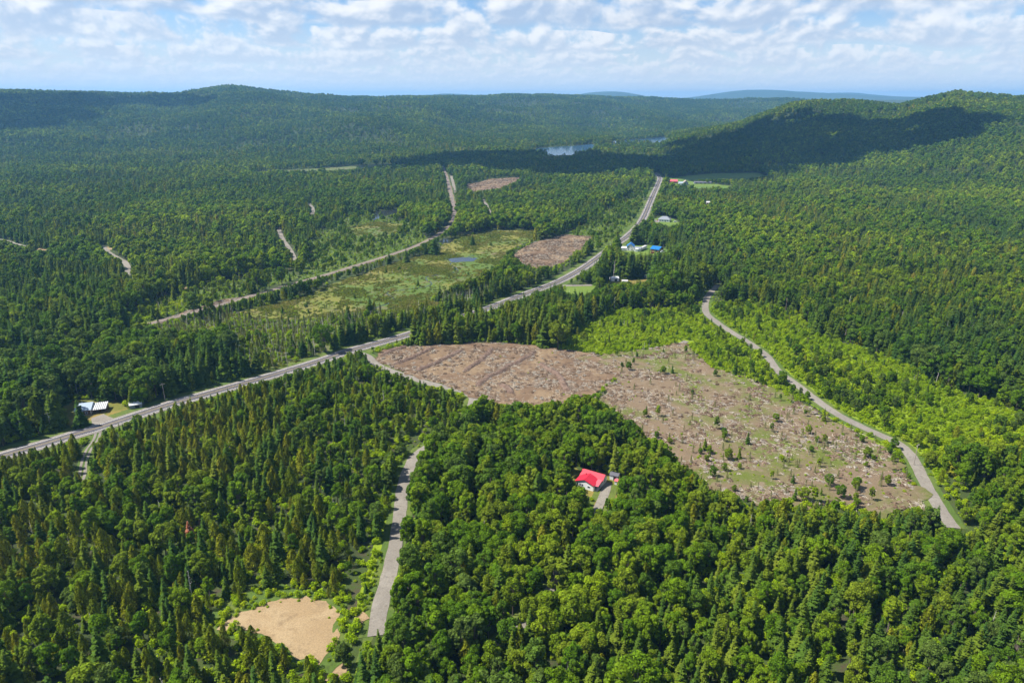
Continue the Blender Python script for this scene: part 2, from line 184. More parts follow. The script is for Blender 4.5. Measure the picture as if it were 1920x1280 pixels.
def spline(pts, step):
    P = np.array(pts, float); Q = np.vstack([2 * P[0] - P[1], P, 2 * P[-1] - P[-2]]); out = []
    for i in range(1, len(Q) - 2):
        p0, p1, p2, p3 = Q[i - 1:i + 3]; n = max(2, int(np.linalg.norm(p2 - p1) / step))
        t = np.linspace(0, 1, n, endpoint=False)[:, None]
        out.append(.5 * (2 * p1 + (p2 - p0) * t + (2 * p0 - 5 * p1 + 4 * p2 - p3) * t ** 2 + (3 * p1 - p0 - 3 * p2 + p3) * t ** 3))
    return np.vstack(out + [P[-1:]])
def seg_dist(line, x, y):
    d = np.full(np.shape(x), 1e9)
    for a, b in zip(line[:-1], line[1:]):
        ab = b - a; l2 = ab @ ab + 1e-9
        t = np.clip(((x - a[0]) * ab[0] + (y - a[1]) * ab[1]) / l2, 0, 1)
        d = np.minimum(d, np.hypot(x - a[0] - t * ab[0], y - a[1] - t * ab[1]))
    return d

# ---- materials ---------------------------------------------------------------
def mat(name):
    m = bpy.data.materials.new(name); m.use_nodes = True; t = NT(m.node_tree)
    b = m.node_tree.nodes['Principled BSDF']; b.inputs['Roughness'].default_value = .85
    b.inputs['Specular IOR Level'].default_value = .25
    return m, t, b
def c4(c): return (c[0], c[1], c[2], 1)
def plain(name, col, rough=.7, var=.12, scale=3.0, metal=0.0, bump=0.0):
    m, t, b = mat(name); co = t.node('ShaderNodeTexCoord').outputs['Object']
    n = t.noise(co, scale, 4, .6)
    lo = c4([v * (1 - var) for v in col]); hi = c4([min(1, v * (1 + var)) for v in col])
    t.put(b.inputs['Base Color'], t.mix(n, lo, hi)); b.inputs['Roughness'].default_value = rough; b.inputs['Metallic'].default_value = metal
    if bump:
        bn = t.node('ShaderNodeBump', {'Height': n, 'Strength': bump, 'Distance': .05}); t.l.new(bn.outputs[0], b.inputs['Normal'])
    return m
def ground_mat(name, cols, s1, s2, bump=.4, dist=.3, rough=.95, fine=2.2):
    """soil or grass of three real tones mixed by two scales of noise in metres"""
    m, t, b = mat(name); co = t.node('ShaderNodeTexCoord').outputs['Object']
    a = t.noise(co, s1, 5, .62, dist=.6); c = t.noise(co, s2, 6, .7); fi = t.noise(co, fine, 3, .7)
    col = t.mix(t.ss(a, .42, .60), c4(cols[0]), c4(cols[1])); col = t.mix(t.ss(c, .50, .68), col, c4(cols[2]))
    col = t.mix(t.m('MULTIPLY', t.ss(fi, .35, .7), .45), col, t.mix(1.0, col, (.45, .45, .45, 1), 'MULTIPLY'))
    t.put(b.inputs['Base Color'], col); b.inputs['Roughness'].default_value = rough
    h = t.m('ADD', c, fi); bn = t.node('ShaderNodeBump', {'Height': h, 'Strength': bump, 'Distance': dist}); t.l.new(bn.outputs[0], b.inputs['Normal'])
    return m
def leaf_mat(name, ramp, transl=.28, spec=.22, stand=.0042, tint_amt=.5):
    """leaves: tone differs from tree to tree, from stand to stand and from spray to spray"""
    m = bpy.data.materials.new(name); m.use_nodes = True; t = NT(m.node_tree); t.n.clear()
    oi = t.node('ShaderNodeObjectInfo'); r = oi.outputs['Random']
    st = t.noise(oi.outputs['Location'], stand, 4, .65)
    v = t.m('ADD', t.m('MULTIPLY', r, .50), t.m('MULTIPLY', t.ss(st, .32, .68), .50))
    cr = t.node('ShaderNodeValToRGB', {'Fac': v}); el = cr.color_ramp.elements
    while len(el) < len(ramp): el.new(.5)
    for e, (p, c) in zip(el, ramp): e.position = p; e.color = c4(c)
    at = t.node('ShaderNodeAttribute', attribute_name='tint').outputs['Fac']
    g = t.ss(at, 0.0, 1.0, 1 - tint_amt * .62, 1 + tint_amt * .62)
    col = t.mix(1.0, cr.outputs[0], t.node('ShaderNodeCombineColor', {0: g, 1: g, 2: g}).outputs[0], 'MULTIPLY')
    d = t.node('ShaderNodeBsdfDiffuse', {'Color': col})
    tc = t.mix(1.0, col, (1.25, 1.2, .5, 1), 'MULTIPLY')
    tr = t.node('ShaderNodeBsdfTranslucent', {'Color': tc})
    gl = t.node('ShaderNodeBsdfGlossy', {'Color': (.8, .9, .8, 1), 'Roughness': .55})
    a = t.node('ShaderNodeMixShader', {0: transl, 1: d.outputs[0], 2: tr.outputs[0]})
    fr = t.node('ShaderNodeFresnel', {'IOR': 1.35}); b = t.node('ShaderNodeMixShader', {0: t.m('MULTIPLY', fr.outputs[0], spec), 1: a.outputs[0], 2: gl.outputs[0]})
    o = t.node('ShaderNodeOutputMaterial'); t.l.new(b.outputs[0], o.inputs[0])
    return m
M = {}
M['leaf'] = leaf_mat('broadleaf_leaves', [(0, (.040, .088, .009)), (.18, (.092, .138, .024)), (.36, (.070, .142, .006)), (.52, (.112, .186, .006)), (.68, (.140, .184, .012)), (.84, (.185, .265, .006)), (1, (.260, .330, .008))], .34, .05, tint_amt=.9)
M['spruce'] = leaf_mat('spruce_needles', [(0, (.026, .062, .014)), (.35, (.046, .086, .011)), (.65, (.078, .112, .010)), (.88, (.112, .132, .014)), (1, (.142, .124, .024))], .14, 0.0, tint_amt=.7)
M['cedar'] = leaf_mat('cedar_sprays', [(0, (.074, .112, .009)), (.4, (.128, .158, .009)), (.7, (.185, .190, .013)), (1, (.215, .185, .028))], .22, 0.0, tint_amt=.9)
M['shrub'] = leaf_mat('shrub_leaves', [(0, (.130, .215, .006)), (.4, (.200, .300, .006)), (.75, (.260, .350, .007)), (1, (.310, .365, .012))], .42, .03, stand=.02, tint_amt=.8)
M['larch'] = leaf_mat('larch_needles', [(0, (.100, .135, .035)), (.5, (.150, .165, .050)), (1, (.190, .175, .080))], .2, 0.0)
M['rust'] = leaf_mat('dead_needles', [(0, (.20, .055, .022)), (1, (.26, .08, .03))], .1)
M['bark'] = plain('bark', (.13, .105, .085), .95, .35, 6)
M['greywood'] = plain('weathered_wood', (.44, .41, .37), .9, .3, 2)
M['floor'] = ground_mat('forest_floor', [(.030, .045, .011), (.046, .070, .012), (.062, .048, .028)], .02, .15)
M['cut_a'] = ground_mat('raked_soil', [(.155, .099, .058), (.221, .153, .088), (.106, .067, .041)], .035, .16, .7, .5)
M['cut_b'] = ground_mat('slash_soil', [(.184, .131, .079), (.108, .131, .020), (.211, .158, .101)], .022, .12, .8, .6)
M['meadow'] = ground_mat('wet_meadow', [(.078, .125, .017), (.170, .158, .028), (.135, .112, .055)], .013, .045, .6, .5)
M['bog'] = ground_mat('bog', [(.105, .115, .042), (.085, .125, .022), (.165, .150, .075)], .02, .12, .6, .5)
M['regrow'] = ground_mat('fern_floor', [(.165, .240, .008), (.205, .275, .009), (.125, .190, .010)], .02, .25, .8, .6)
M['lawn'] = ground_mat('dry_lawn', [(.130, .130, .020), (.214, .158, .039), (.085, .110, .014)], .05, .25, .3, .1)
M['hay'] = ground_mat('hay_grass', [(.085, .150, .018), (.120, .175, .022), (.075, .125, .018)], .02, .1, .3, .1)
M['verge'] = ground_mat('verge_grass', [(.068, .113, .016), (.104, .135, .022), (.054, .081, .014)], .06, .4, .6, .3)
M['sand'] = ground_mat('pit_sand', [(.279, .194, .101), (.324, .237, .130), (.227, .158, .085)], .05, .22, .5, .2)
M['gravel'] = ground_mat('road_gravel', [(.194, .172, .142), (.227, .203, .168), (.158, .138, .112)], .06, .5, .3, .08)
M['shoulder'] = ground_mat('shoulder_gravel', [(.194, .172, .146), (.221, .198, .168), (.152, .133, .110)], .06, .5, .3, .08)
M['asphalt'] = ground_mat('worn_asphalt', [(.087, .079, .085), (.107, .097, .101), (.068, .061, .067)], .03, .4, .15, .03)
M['ballast'] = ground_mat('rail_ballast', [(.194, .152, .123), (.233, .188, .152), (.142, .107, .085)], .08, .6, .5, .12)
M['line_y'] = plain('yellow_paint', (.42, .33, .10), .7); M['line_w'] = plain('white_paint', (.70, .69, .66), .7)
M['steel'] = plain('rail_steel', (.28, .25, .23), .4, .2, 2, .7)
M['stick'] = plain('bleached_sticks', (.38, .325, .25), .9, .3, 2); M['stick2'] = plain('brown_sticks', (.17, .115, .078), .9, .35, 2)
def water_mat():
    m, t, b = mat('pond_water'); b.inputs['Base Color'].default_value = (.022, .026, .028, 1); b.inputs['Roughness'].default_value = .12
    b.inputs['Specular IOR Level'].default_value = .5
    n = t.noise(t.node('ShaderNodeTexCoord').outputs['Object'], .6, 3); bn = t.node('ShaderNodeBump', {'Height': n, 'Strength': .25, 'Distance': .1}); t.l.new(bn.outputs[0], b.inputs['Normal'])
    return m
M['sedge'] = leaf_mat('sedge_blades', [(0, (.075, .110, .016)), (.5, (.125, .145, .022)), (1, (.190, .165, .050))], .3, 0.0, stand=.03)
M['water'] = water_mat(); M['lake'] = water_mat(); M['lake'].name = 'lake_water'
M['lake'].node_tree.nodes['Principled BSDF'].inputs['Base Color'].default_value = (.030, .070, .125, 1); M['lake'].node_tree.nodes['Principled BSDF'].inputs['Specular IOR Level'].default_value = .12
M['white'] = plain('white_siding', (.74, .74, .73), .6, .05); M['red_metal'] = plain('red_roof_metal', (.44, .018, .038), .55, .06, 1)
M['red_metal'].node_tree.nodes['Principled BSDF'].inputs['Specular IOR Level'].default_value = .25
M['pale_red'] = plain('faded_red_metal', (.50, .10, .12), .5, .06, 1)
M['grey_roof'] = plain('grey_roof', (.20, .215, .24), .55, .12); M['pale_metal'] = plain('pale_blue_metal', (.29, .345, .40), .4, .06)
M['white_metal'] = plain('white_metal', (.58, .58, .57), .4, .05); M['brown'] = plain('brown_boards', (.15, .085, .05), .8, .25)
M['blue_roof'] = plain('blue_roof_metal', (.012, .13, .38), .4, .08); M['dark'] = plain('dark_opening', (.02, .02, .022), .6)
M['glass'] = plain('window_glass', (.03, .045, .06), .08, .1); M['red_paint'] = plain('red_car_paint', (.40, .03, .04), .35); M['white_paint'] = plain('white_car_paint', (.75, .75, .75), .3)
M['tyre'] = plain('tyre_rubber', (.02, .02, .02), .8); M['rim'] = plain('wheel_rim', (.5, .5, .5), .4, .05, 2, .8)
M['lamp'] = plain('lamp_glass', (.8, .8, .75), .15); M['charcoal'] = plain('charcoal_shingles', (.10, .10, .115), .85, .25, 5)
M['pink_brick'] = plain('pale_red_boards', (.42, .16, .13), .8); M['concrete'] = plain('grey_concrete', (.42, .41, .39), .9)
M['pole'] = plain('pole_wood', (.30, .25, .21), .9, .2)

# ---- ground sheet: one piece to the horizon ------------------------------------
def stretched(n, step, R, c):
    i = np.arange(-n, n + 1); return c + R * np.sinh(i * step / R)
GX = stretched(250, 4.6, 225., 0.0); GY = stretched(250, 4.6, 225., 330.0)
HH = height(*np.meshgrid(GX, GY))          # [row y, column x]
def hm(x, y):
    """height of the ground mesh"""
    x = np.asarray(x, float); y = np.asarray(y, float)
    i = np.clip(np.searchsorted(GX, x) - 1, 0, len(GX) - 2); j = np.clip(np.searchsorted(GY, y) - 1, 0, len(GY) - 2)
    fx = (x - GX[i]) / (GX[i + 1] - GX[i]); fy = (y - GY[j]) / (GY[j + 1] - GY[j])
    return (HH[j, i] * (1 - fx) + HH[j, i + 1] * fx) * (1 - fy) + (HH[j + 1, i] * (1 - fx) + HH[j + 1, i + 1] * fx) * fy
def build_ground():
    X, Y = np.meshgrid(GX, GY); nx = len(GX); ny = len(GY)
    V = np.stack([X, Y, HH], -1).reshape(-1, 3)
    I = np.arange(nx * ny).reshape(ny, nx)
    Fq = np.stack([I[:-1, :-1], I[:-1, 1:], I[1:, 1:], I[1:, :-1]], -1).reshape(-1, 4)
    o = put('ground', mesh_np('ground', V, Fq, [M['floor']], smooth_=True)); tag(o, kind='structure')
build_ground()

def sheet(name, key, m, z, step, rough=1.5, relief=0.0, rs=.12, kind='structure'):
    """a piece of land cover with an uneven outline, laid a little above the ground"""
    P = POLY[key]; n = len(P); B = []
    for i in range(n):
        a, b = P[i], P[(i + 1) % n]; k = max(1, int(np.linalg.norm(b - a) / step))
        B += [a + (b - a) * q / k for q in range(k)]
    B = np.array(B); d = np.roll(B, -1, 0) - np.roll(B, 1, 0); d = np.stack([d[:, 1], -d[:, 0]], 1) / (np.linalg.norm(d, axis=1, keepdims=True) + 1e-6)
    B = B + d * ((fbm(B[:, 0] / (step * 3), B[:, 1] / (step * 3), 77, 3) - .5) * 2 * rough)[:, None]
    gx, gy = np.meshgrid(np.arange(B[:, 0].min(), B[:, 0].max(), step), np.arange(B[:, 1].min(), B[:, 1].max(), step))
    gx = gx.ravel(); gy = gy.ravel(); k = inside(B, gx, gy) & (seg_dist(np.vstack([B, B[:1]]), gx, gy) > step * .45)
    pts = [Vector(p) for p in B] + [Vector((a, b)) for a, b in zip(gx[k], gy[k])]; nb = len(B)
    r = delaunay_2d_cdt(pts, [(i, (i + 1) % nb) for i in range(nb)], [], 1, .01)
    co = np.array([(v.x, v.y) for v in r[0]]); h = hm(co[:, 0], co[:, 1]) + z
    if relief: h = h + relief * fbm(co[:, 0] * rs, co[:, 1] * rs, 31, 4)
    V = np.column_stack([co, h]); T = [f for f in r[2] if len(f) == 3]
    o = put(name, mesh_np(name, V, T, [m], smooth_=True)); tag(o, kind=kind)
    return o
def ribbon(name, line, half, off, z, m, parent=None, wob=0.0, crown=0.0, kind=None, seed=0):
    """strip of the given half width along a line, off metres to its side"""
    d = np.gradient(line, axis=0); nn = np.stack([d[:, 1], -d[:, 0]], 1) / np.linalg.norm(d, axis=1, keepdims=True)
    s = np.concatenate([[0], np.cumsum(np.linalg.norm(np.diff(line, axis=0), axis=1))])
    rows = []
    for j, q in enumerate((-1, 0, 1)):
        w = half * q + off
        if wob and q: w = w + wob * (fbm(s / 4., s * 0 + q * 5 + seed, 9) - .5) * 2
        p = line + nn * (w if np.ndim(w) == 0 else w[:, None])
        rows.append(np.column_stack([p, hm(p[:, 0], p[:, 1]) + z + (crown if q == 0 else 0)]))
    V = np.stack(rows, 1).reshape(-1, 3); n = len(line); I = np.arange(n * 3).reshape(n, 3)
    Fq = np.concatenate([np.stack([I[:-1, k], I[:-1, k + 1], I[1:, k + 1], I[1:, k]], -1) for k in (0, 1)])
    o = put(name, mesh_np(name, V, Fq, [m], smooth_=True), parent)
    if kind: tag(o, kind=kind)
    return o
LINE = {k: spline(LAY[k], 3.0) for k in LAY if k not in ('poly', 'pt', 'wind', 'ruts')}

# land cover
sheet('clearcut', 'clearcut_a', M['cut_a'], .10, 2.2, 5.0, .7, .25)
sheet('clearcut', 'clearcut_b', M['cut_b'], .06, 2.2, 8.0, .9, .22)
sheet('clearcut', 'clearcut_c', M['cut_a'], .12, 5, 6.0, .8, .1)
sheet('clearcut', 'clearcut_d', M['cut_a'], .15, 8, 9.0, .8, .1)
sheet('clearcut', 'cut_rail', M['cut_a'], .22, 4, 4.0, .6, .2)
sheet('meadow', 'meadow', M['meadow'], .10, 5, 7.0); sheet('meadow', 'meadow_2', M['meadow'], .12, 6, 7.0)
sheet('meadow', 'meadow_3', M['bog'], .30, 14, 8.0); sheet('meadow', 'meadow_4', M['hay'], .14, 3, 1.5)
sheet('bog_ground', 'bog', M['bog'], .05, 5, 7.0)
sheet('hay_field', 'hay_field', M['hay'], .2, 9, 4.0); sheet('hay_field', 'hay_field_2', M['hay'], .25, 6, 4.0)
sheet('fern_ground', 'regrowth_1', M['regrow'], .03, 4, 5.0); sheet('fern_ground', 'regrowth_2', M['regrow'], .03, 4, 5.0)
sheet('fern_ground', 'regrowth_6', M['regrow'], .03, 2.0, 1.5)
for q in ('3', '4', '5'): sheet('fern_ground', 'regrowth_' + q, M['verge'], .03, 6, 8.0)
sheet('lawn', 'lawn_left', M['lawn'], .10, 1.6, 1.0); sheet('driveway', 'gravel_left', M['gravel'], .16, 1.5, .5); sheet('driveway', 'gravel_left_2', M['gravel'], .14, 1.5, .5)
sheet('yard', 'yard_red', M['lawn'], .06, 1.3, .9)
sheet('lawn', 'lawn_blue', M['hay'], .12, 4, 2.0); sheet('lawn', 'lawn_white', M['hay'], .12, 5, 3.0); sheet('lawn', 'lawn_far', M['hay'], .14, 6, 3.0)
sheet('lawn', 'lawn_cabin', M['lawn'], .12, 4, 2.0); sheet('yard', 'spot_1', M['sand'], .14, 5, 3.0)
sheet('grass_strip', 'grass_track', M['verge'], .05, 1.6, 1.2)
sheet('grass_strip', 'sand_rim', M['verge'], .05, 2.0, 2.5, .3, .15)
for q, s in (('sand_pit', 1.1), ('sand_2', 1.2), ('sand_3', .8), ('sand_4', 3), ('sand_5', 3), ('sand_6', 2.5)): sheet('sand_pit' if q == 'sand_pit' else 'sand_patch', q, M['sand'], .10, s, s * 1.5, .5 if s < 1.2 else .1, .12)
for q, s in (('lake', 16), ('lake_2', 18), ('pond_1', 4), ('pond_2', 4), ('pond_3', 5), ('pond_4', 2)):
    sheet('lake' if 'lake' in q else 'pond', q, M['lake'] if 'lake' in q else M['water'], .8 if 'lake' in q else .22, s, s * .5)
def stream():
    ln = spline([[-122, 480], [-96, 520], [-101, 548], [-70, 572], [-78, 600], [-52, 622], [-60, 655], [-38, 690]], 3.0)
    ln = ln + 3 * np.column_stack([fbm(ln[:, 1] / 14, ln[:, 1] * 0, 3) - .5, ln[:, 0] * 0]) * 2
    ribbon('stream', ln, .5, 0, .26, M['water'], None, .3, 0, 'structure')
stream()

# roads
def build_highway():
    ln = LINE['highway']
    hw = ribbon('highway', ln, 3.6, 0, .34, M['asphalt'], None, 0, .06, 'structure')
    for s in (-1, 1):
        ribbon('shoulder', ln, 1.0, s * 4.5, .30, M['shoulder'], hw, .22, 0)
        ribbon('edge_line', ln, .10, s * 3.35, .375, M['line_w'], hw)
    for s in (-.16, .16): ribbon('centre_line', ln, .06, s, .415, M['line_y'], hw)
    for s in (-1, 1): ribbon('verge', ln, 2.8, s * 8.2, .14, M['verge'], hw, .9, 0)
build_highway()
def build_railway():
    ln = LINE['railway']
    root = ribbon('railway', ln, 2.9, 0, .5, M['ballast'], None, .35, .25, 'structure')
    for s in (-1, 1):
        ribbon('embankment', ln, .9, s * 3.6, .22, M['cut_b'], root, .4, 0)
        ribbon('rail', ln, .09, s * .75, .86, M['steel'], root)
build_railway()
for k, w in (('road_a', 2.55), ('road_b', 2.5), ('drive', 1.9)):
    r = ribbon('gravel_road', LINE[k], w, 0, .2, M['gravel'], None, .3, .08, 'structure')
    for s in (-1, 1): ribbon('verge', LINE[k], 1.3, s * (w + 1.2), .12, M['verge'], r, .6)
for k, w in (('track_1', 2.4), ('track_2', 2.6), ('track_3', 2.6), ('track_4', 2.6), ('track_5', 2.2), ('track_6', 2.0), ('track_7', 2.4), ('track_8', 2.6)):
    ribbon('forest_track', LINE[k], w, 0, .3, M['gravel'], None, .5, 0, 'structure')
tr = ribbon('forest_track', LINE['track_left'], 2.6, 0, .16, M['verge'], None, .5, 0, 'structure')
for s in (-1, 1): ribbon('wheel_rut', LINE['track_left'], .55, s * .95, .24, M['gravel'], tr, .15)


# ---- tree shapes -----------------------------------------------------------------
def unit(v): return v / (np.linalg.norm(v, axis=-1, keepdims=True) + 1e-9)
def rdir(r, n): return unit(r.normal(size=(n, 3)))
def cards(r, C, N, size, asp=1.0, upish=0.0):
    """leaf sprays: one uneven four-cornered blade at each centre, facing N"""
    n = len(C); a = rdir(r, n); a[:, 2] += upish; T = unit(np.cross(N, a)); B = np.cross(N, T)
    s = (size * (.65 + .7 * r.random(n)))[:, None]
    q = np.stack([-T * asp - B, T * asp - B * .6, T * .7 * asp + B, -T * asp * .6 + B * .9], 1) * s[:, None] * .5
    q = q + r.normal(size=q.shape) * s[:, None] * .10
    return C[:, None] + q
def tube(pts, rad, k=5):
    pts = np.array(pts, float); rings = []
    for i, p in enumerate(pts):
        d = pts[min(i + 1, len(pts) - 1)] - pts[max(i - 1, 0)]; d = d / (np.linalg.norm(d) + 1e-9)
        a = np.cross(d, [.3, .9, .1]); a = a / np.linalg.norm(a); b = np.cross(d, a); t = np.arange(k) * 2 * np.pi / k
        rings.append(p + rad[i] * (np.cos(t)[:, None] * a + np.sin(t)[:, None] * b))
    out = []
    for A, Bq in zip(rings[:-1], rings[1:]):
        for j in range(k): out.append([A[j], A[(j + 1) % k], Bq[(j + 1) % k], Bq[j]])
    return np.array(out)
def broadleaf(seed, H, R, n, size, lobes=13, up=.42):
    r = np.random.default_rng(seed); zc = H * .56; hz = H * .42
    D = []
    for i in range(lobes):
        z = 1 - 1.6 * (i + .5) / lobes; a = i * 2.39996 + r.normal() * .35; q = math.sqrt(max(0, 1 - z * z)); D.append((q * math.cos(a), q * math.sin(a), z))
    D = np.array(D); C = np.column_stack([D[:, 0] * R * .66, D[:, 1] * R * .66, zc + D[:, 2] * hz * .74]) + r.normal(size=(lobes, 3)) * R * .13
    rl = R * (.22 + .19 * r.random(lobes)); w = rl ** 2; w = w / w.sum(); V = []; tint = []
    for i in range(lobes):
        m = int(n * w[i] * 1.5) + 4; d = rdir(r, m); d = d[(d @ D[i]) > -.45]
        p = C[i] + d * (rl[i] * (.80 + .26 * r.random(len(d))))[:, None] * np.array([1, 1, .92])
        dist = np.linalg.norm(p[:, None] - C[None], axis=2) / rl[None]; dist[:, i] = 9
        k = dist.min(1) > .74; p = p[k]; d = d[k]
        N = unit(d * .9 + np.array([0, 0, up]) + r.normal(size=p.shape) * .42)
        V.append(cards(r, p, N, size)); tint.append(np.clip(.5 + r.normal(size=len(p)) * .22 + r.normal() * .13, 0, 1))
    T = [tube([(0, 0, 0), (.1, .05, H * .3), (0, .1, H * .62)], [H * .017, H * .013, H * .006])]
    for i in range(0, lobes, 2): T.append(tube([(0, 0, H * .34), C[i] * .55 + np.array([0, 0, H * .22]), C[i]], [H * .008, H * .006, H * .002], 3))
    return np.concatenate(V), np.concatenate(tint), np.concatenate(T)
def spruce(seed, H, R, lev, per, fine=True, droop=.30, base=.07, power=.9):
    r = np.random.default_rng(seed); V = []; tint = []
    for i in range(lev):
        f = (i + .5 * r.random()) / lev; z = H * (base + (1 - base) * f ** .92); rr = R * (1 - f) ** power * (.78 + .4 * r.random()) + .10
        m = max(4, int(per * (1 - .45 * f))); a0 = r.random() * 6.28
        for j in range(m):
            a = a0 + j * 6.283 / m + r.normal() * .16; L = rr * (.55 + .75 * r.random()); d = np.array([math.cos(a), math.sin(a), 0]); s = np.array([-d[1], d[0], 0])
            w = L * .34 + .12; up = .16 * (f > .6) - droop * (1 - f * .6)
            p0 = np.array([0, 0, z]); p1 = p0 + d * L * .55 + np.array([0, 0, up * L * .35]); p2 = p0 + d * L + np.array([0, 0, up * L + r.normal() * .08])
            th = np.array([0, 0, .22 * w])
            tv = np.clip(.5 + r.normal() * .2, 0, 1)
            V += [[p0 - s * .05, p1 - s * w - th, p1 + th, p0 + th * .6], [p0 + th * .6, p1 + th, p1 + s * w - th, p0 + s * .05],
                  [p1 - s * w - th, p2 - s * w * .25, p2 + s * .02, p1 + th], [p1 + th, p2 + s * .02, p2 + s * w * .25, p1 + s * w - th]]
            tint += [tv, tv, tv + .14, tv + .14]
            if fine:
                for q in (-1, 1):
                    e = p1 + s * q * w * 1.35 + d * L * .22 - np.array([0, 0, .10 * L]); V.append([p1, p1 + d * L * .2, e + d * .12, e - d * .15]); tint.append(tv + .1)
    V.append([(-.05, 0, H * .97), (.05, 0, H * .97), (.02, .02, H * 1.03), (-.02, .02, H * 1.03)]); tint.append(.7)
    T = tube([(0, 0, 0), (0, 0, H * .5), (0, 0, H * .97)], [H * .014, H * .009, .03])
    return np.array(V, float), np.clip(tint, 0, 1), T
def cedar(seed, H, R, n, size, pw=.62):
    r = np.random.default_rng(seed); f = r.random(n) ** .8; z = H * (.06 + .94 * f); a = r.random(n) * 6.283
    prof = np.minimum(1, (f + .08) * 5) * (1 - f ** 1.7) ** pw
    lump = 1 + .22 * np.sin(a * 3 + f * 9 + seed) + .16 * np.sin(a * 5 - f * 17 + seed * 2); rr = R * prof * lump * (.72 + .36 * r.random(n)) + .05
    C = np.column_stack([np.cos(a) * rr, np.sin(a) * rr, z]); N = unit(np.column_stack([np.cos(a), np.sin(a), .55 + 0 * a]) + r.normal(size=(n, 3)) * .38)
    V = cards(r, C, N, size, .62, 2.0); tint = np.clip(.5 + r.normal(size=n) * .2 + .12 * (lump - 1) / .2, 0, 1)
    T = tube([(0, 0, 0), (0, 0, H * .5), (0, 0, H * .95)], [H * .014, H * .009, .03])
    return V, tint, T
def snag(seed, H):
    r = np.random.default_rng(seed); T = [tube([(0, 0, 0), (r.normal() * .1, r.normal() * .1, H * .5), (r.normal() * .25, r.normal() * .25, H)], [H * .012 + .03, H * .009 + .02, .03], 4)]
    for i in range(26):
        z = H * (.22 + .75 * r.random()); a = r.random() * 6.283; L = (.35 + 1.3 * r.random()) * (1.15 - z / H) * H / 9
        T.append(tube([(0, 0, z), (math.cos(a) * L, math.sin(a) * L, z + L * (r.random() * .7 - .2))], [.045, .015], 3))
    V = np.concatenate(T[8:]); return V, np.full(len(V), .5), np.concatenate(T[:8])
def shrub(seed, H, R, n, size, lobes=6):
    r = np.random.default_rng(seed); V = []; tint = []
    for i in range(lobes):
        a = i * 2.4; q = R * .5 * math.sqrt(i / lobes); c = np.array([math.cos(a) * q, math.sin(a) * q, H * (.42 + .2 * r.random())]); rl = R * (.42 + .2 * r.random())
        d = rdir(r, n // lobes); d = d[d[:, 2] > -.5]; p = c + d * rl * (.7 + .4 * r.random((len(d), 1))) * np.array([1, 1, H / R * .62]); p[:, 2] = np.maximum(p[:, 2], .05)
        V.append(cards(r, p, unit(d + np.array([0, 0, .5]) + r.normal(size=d.shape) * .5), size)); tint.append(np.clip(.5 + r.normal(size=len(d)) * .25, 0, 1))
    T = tube([(0, 0, 0), (.05, 0, H * .3), (0, .05, H * .6)], [.06, .05, .02], 3)
    return np.concatenate(V), np.concatenate(tint), T
def flat(Q): return Q.reshape(-1, 3), np.arange(len(Q) * 4).reshape(-1, 4)
class Kind:
    """one kind of tree: shapes near (crown and trunk apart), and joined ones near, middle and far"""
    def __init__(s, name, leafm, trunkm, near, mid, far):
        s.name = name; s.parts = []; s.joined = []; s.lod = []
        for l, lst in enumerate((near, mid, far)):
            ids = []
            for (V, tint, T) in lst:
                if l == 0:
                    a, b = flat(V); c, d = flat(T)
                    s.parts.append((mesh_np(name + '_crown', a, b, [leafm], None, tint), mesh_np(name + '_trunk', c, d, [trunkm])))
                Q = np.concatenate([V, T]) if l < 2 else V; a, b = flat(Q); mi = np.r_[np.zeros(len(V)), np.ones(len(Q) - len(V))]; tt = np.r_[tint, np.full(len(Q) - len(V), .5)]
                ids.append(len(s.joined)); s.joined.append(mesh_np(name, a, b, [leafm, trunkm], mi, tt))
            s.lod.append(ids)
K = {}
K['broadleaf'] = Kind('broadleaf_tree', M['leaf'], M['bark'], [broadleaf(s, 12.0 + s % 4, 2.9 + .3 * (s % 4), 3000, .40, 24 + 3 * (s % 5)) for s in range(7)] + [broadleaf(20 + s, 14.5 + s, 2.1 + .25 * s, 2300, .38, 26) for s in range(3)],
    [broadleaf(40 + s, 13, 3.8, 760, .80, 18, .6) for s in range(4)], [broadleaf(60 + s, 13, 4.0, 210, 1.5, 12, .8) for s in range(3)])
K['spruce'] = Kind('spruce_tree', M['spruce'], M['bark'], [spruce(80 + s, 13 + s % 3, 2.05 + .2 * s, 22, 9) for s in range(6)],
    [spruce(90 + s, 13, 2.2, 13, 7, False) for s in range(3)], [spruce(96 + s, 13, 2.5, 7, 6, False) for s in range(2)])
K['cedar'] = Kind('cedar_tree', M['cedar'], M['bark'], [cedar(110 + s, 10.5 + s % 3, 1.75 + .14 * s, 1250, .46) for s in range(5)],
    [cedar(120 + s, 11, 2.1, 320, .85) for s in range(3)], [cedar(126 + s, 11, 2.3, 110, 1.5) for s in range(2)])
K['larch'] = Kind('larch_tree', M['larch'], M['greywood'], [cedar(130 + s, 9 + s, 1.25, 420, .42, .9) for s in range(3)], [cedar(136 + s, 9, 1.3, 150, .6, .9) for s in range(3)], [cedar(139, 9, 1.4, 70, 1.0, .9)])
K['snag'] = Kind('dead_tree', M['greywood'], M['greywood'], [snag(140 + s, 8.5 + s) for s in range(4)], [snag(145 + s, 8.5) for s in range(2)], [snag(148, 8.5)])
K['shrub'] = Kind('shrub', M['shrub'], M['bark'], [shrub(150 + s, 2.2 + .3 * s, 1.35 + .1 * s, 320, .34) for s in range(5)], [shrub(160 + s, 2.6, 1.6, 110, .62, 4) for s in range(3)], [shrub(165, 3, 2.2, 50, 1.1, 3)])
KN = ['broadleaf', 'spruce', 'cedar', 'larch', 'snag', 'shrub']

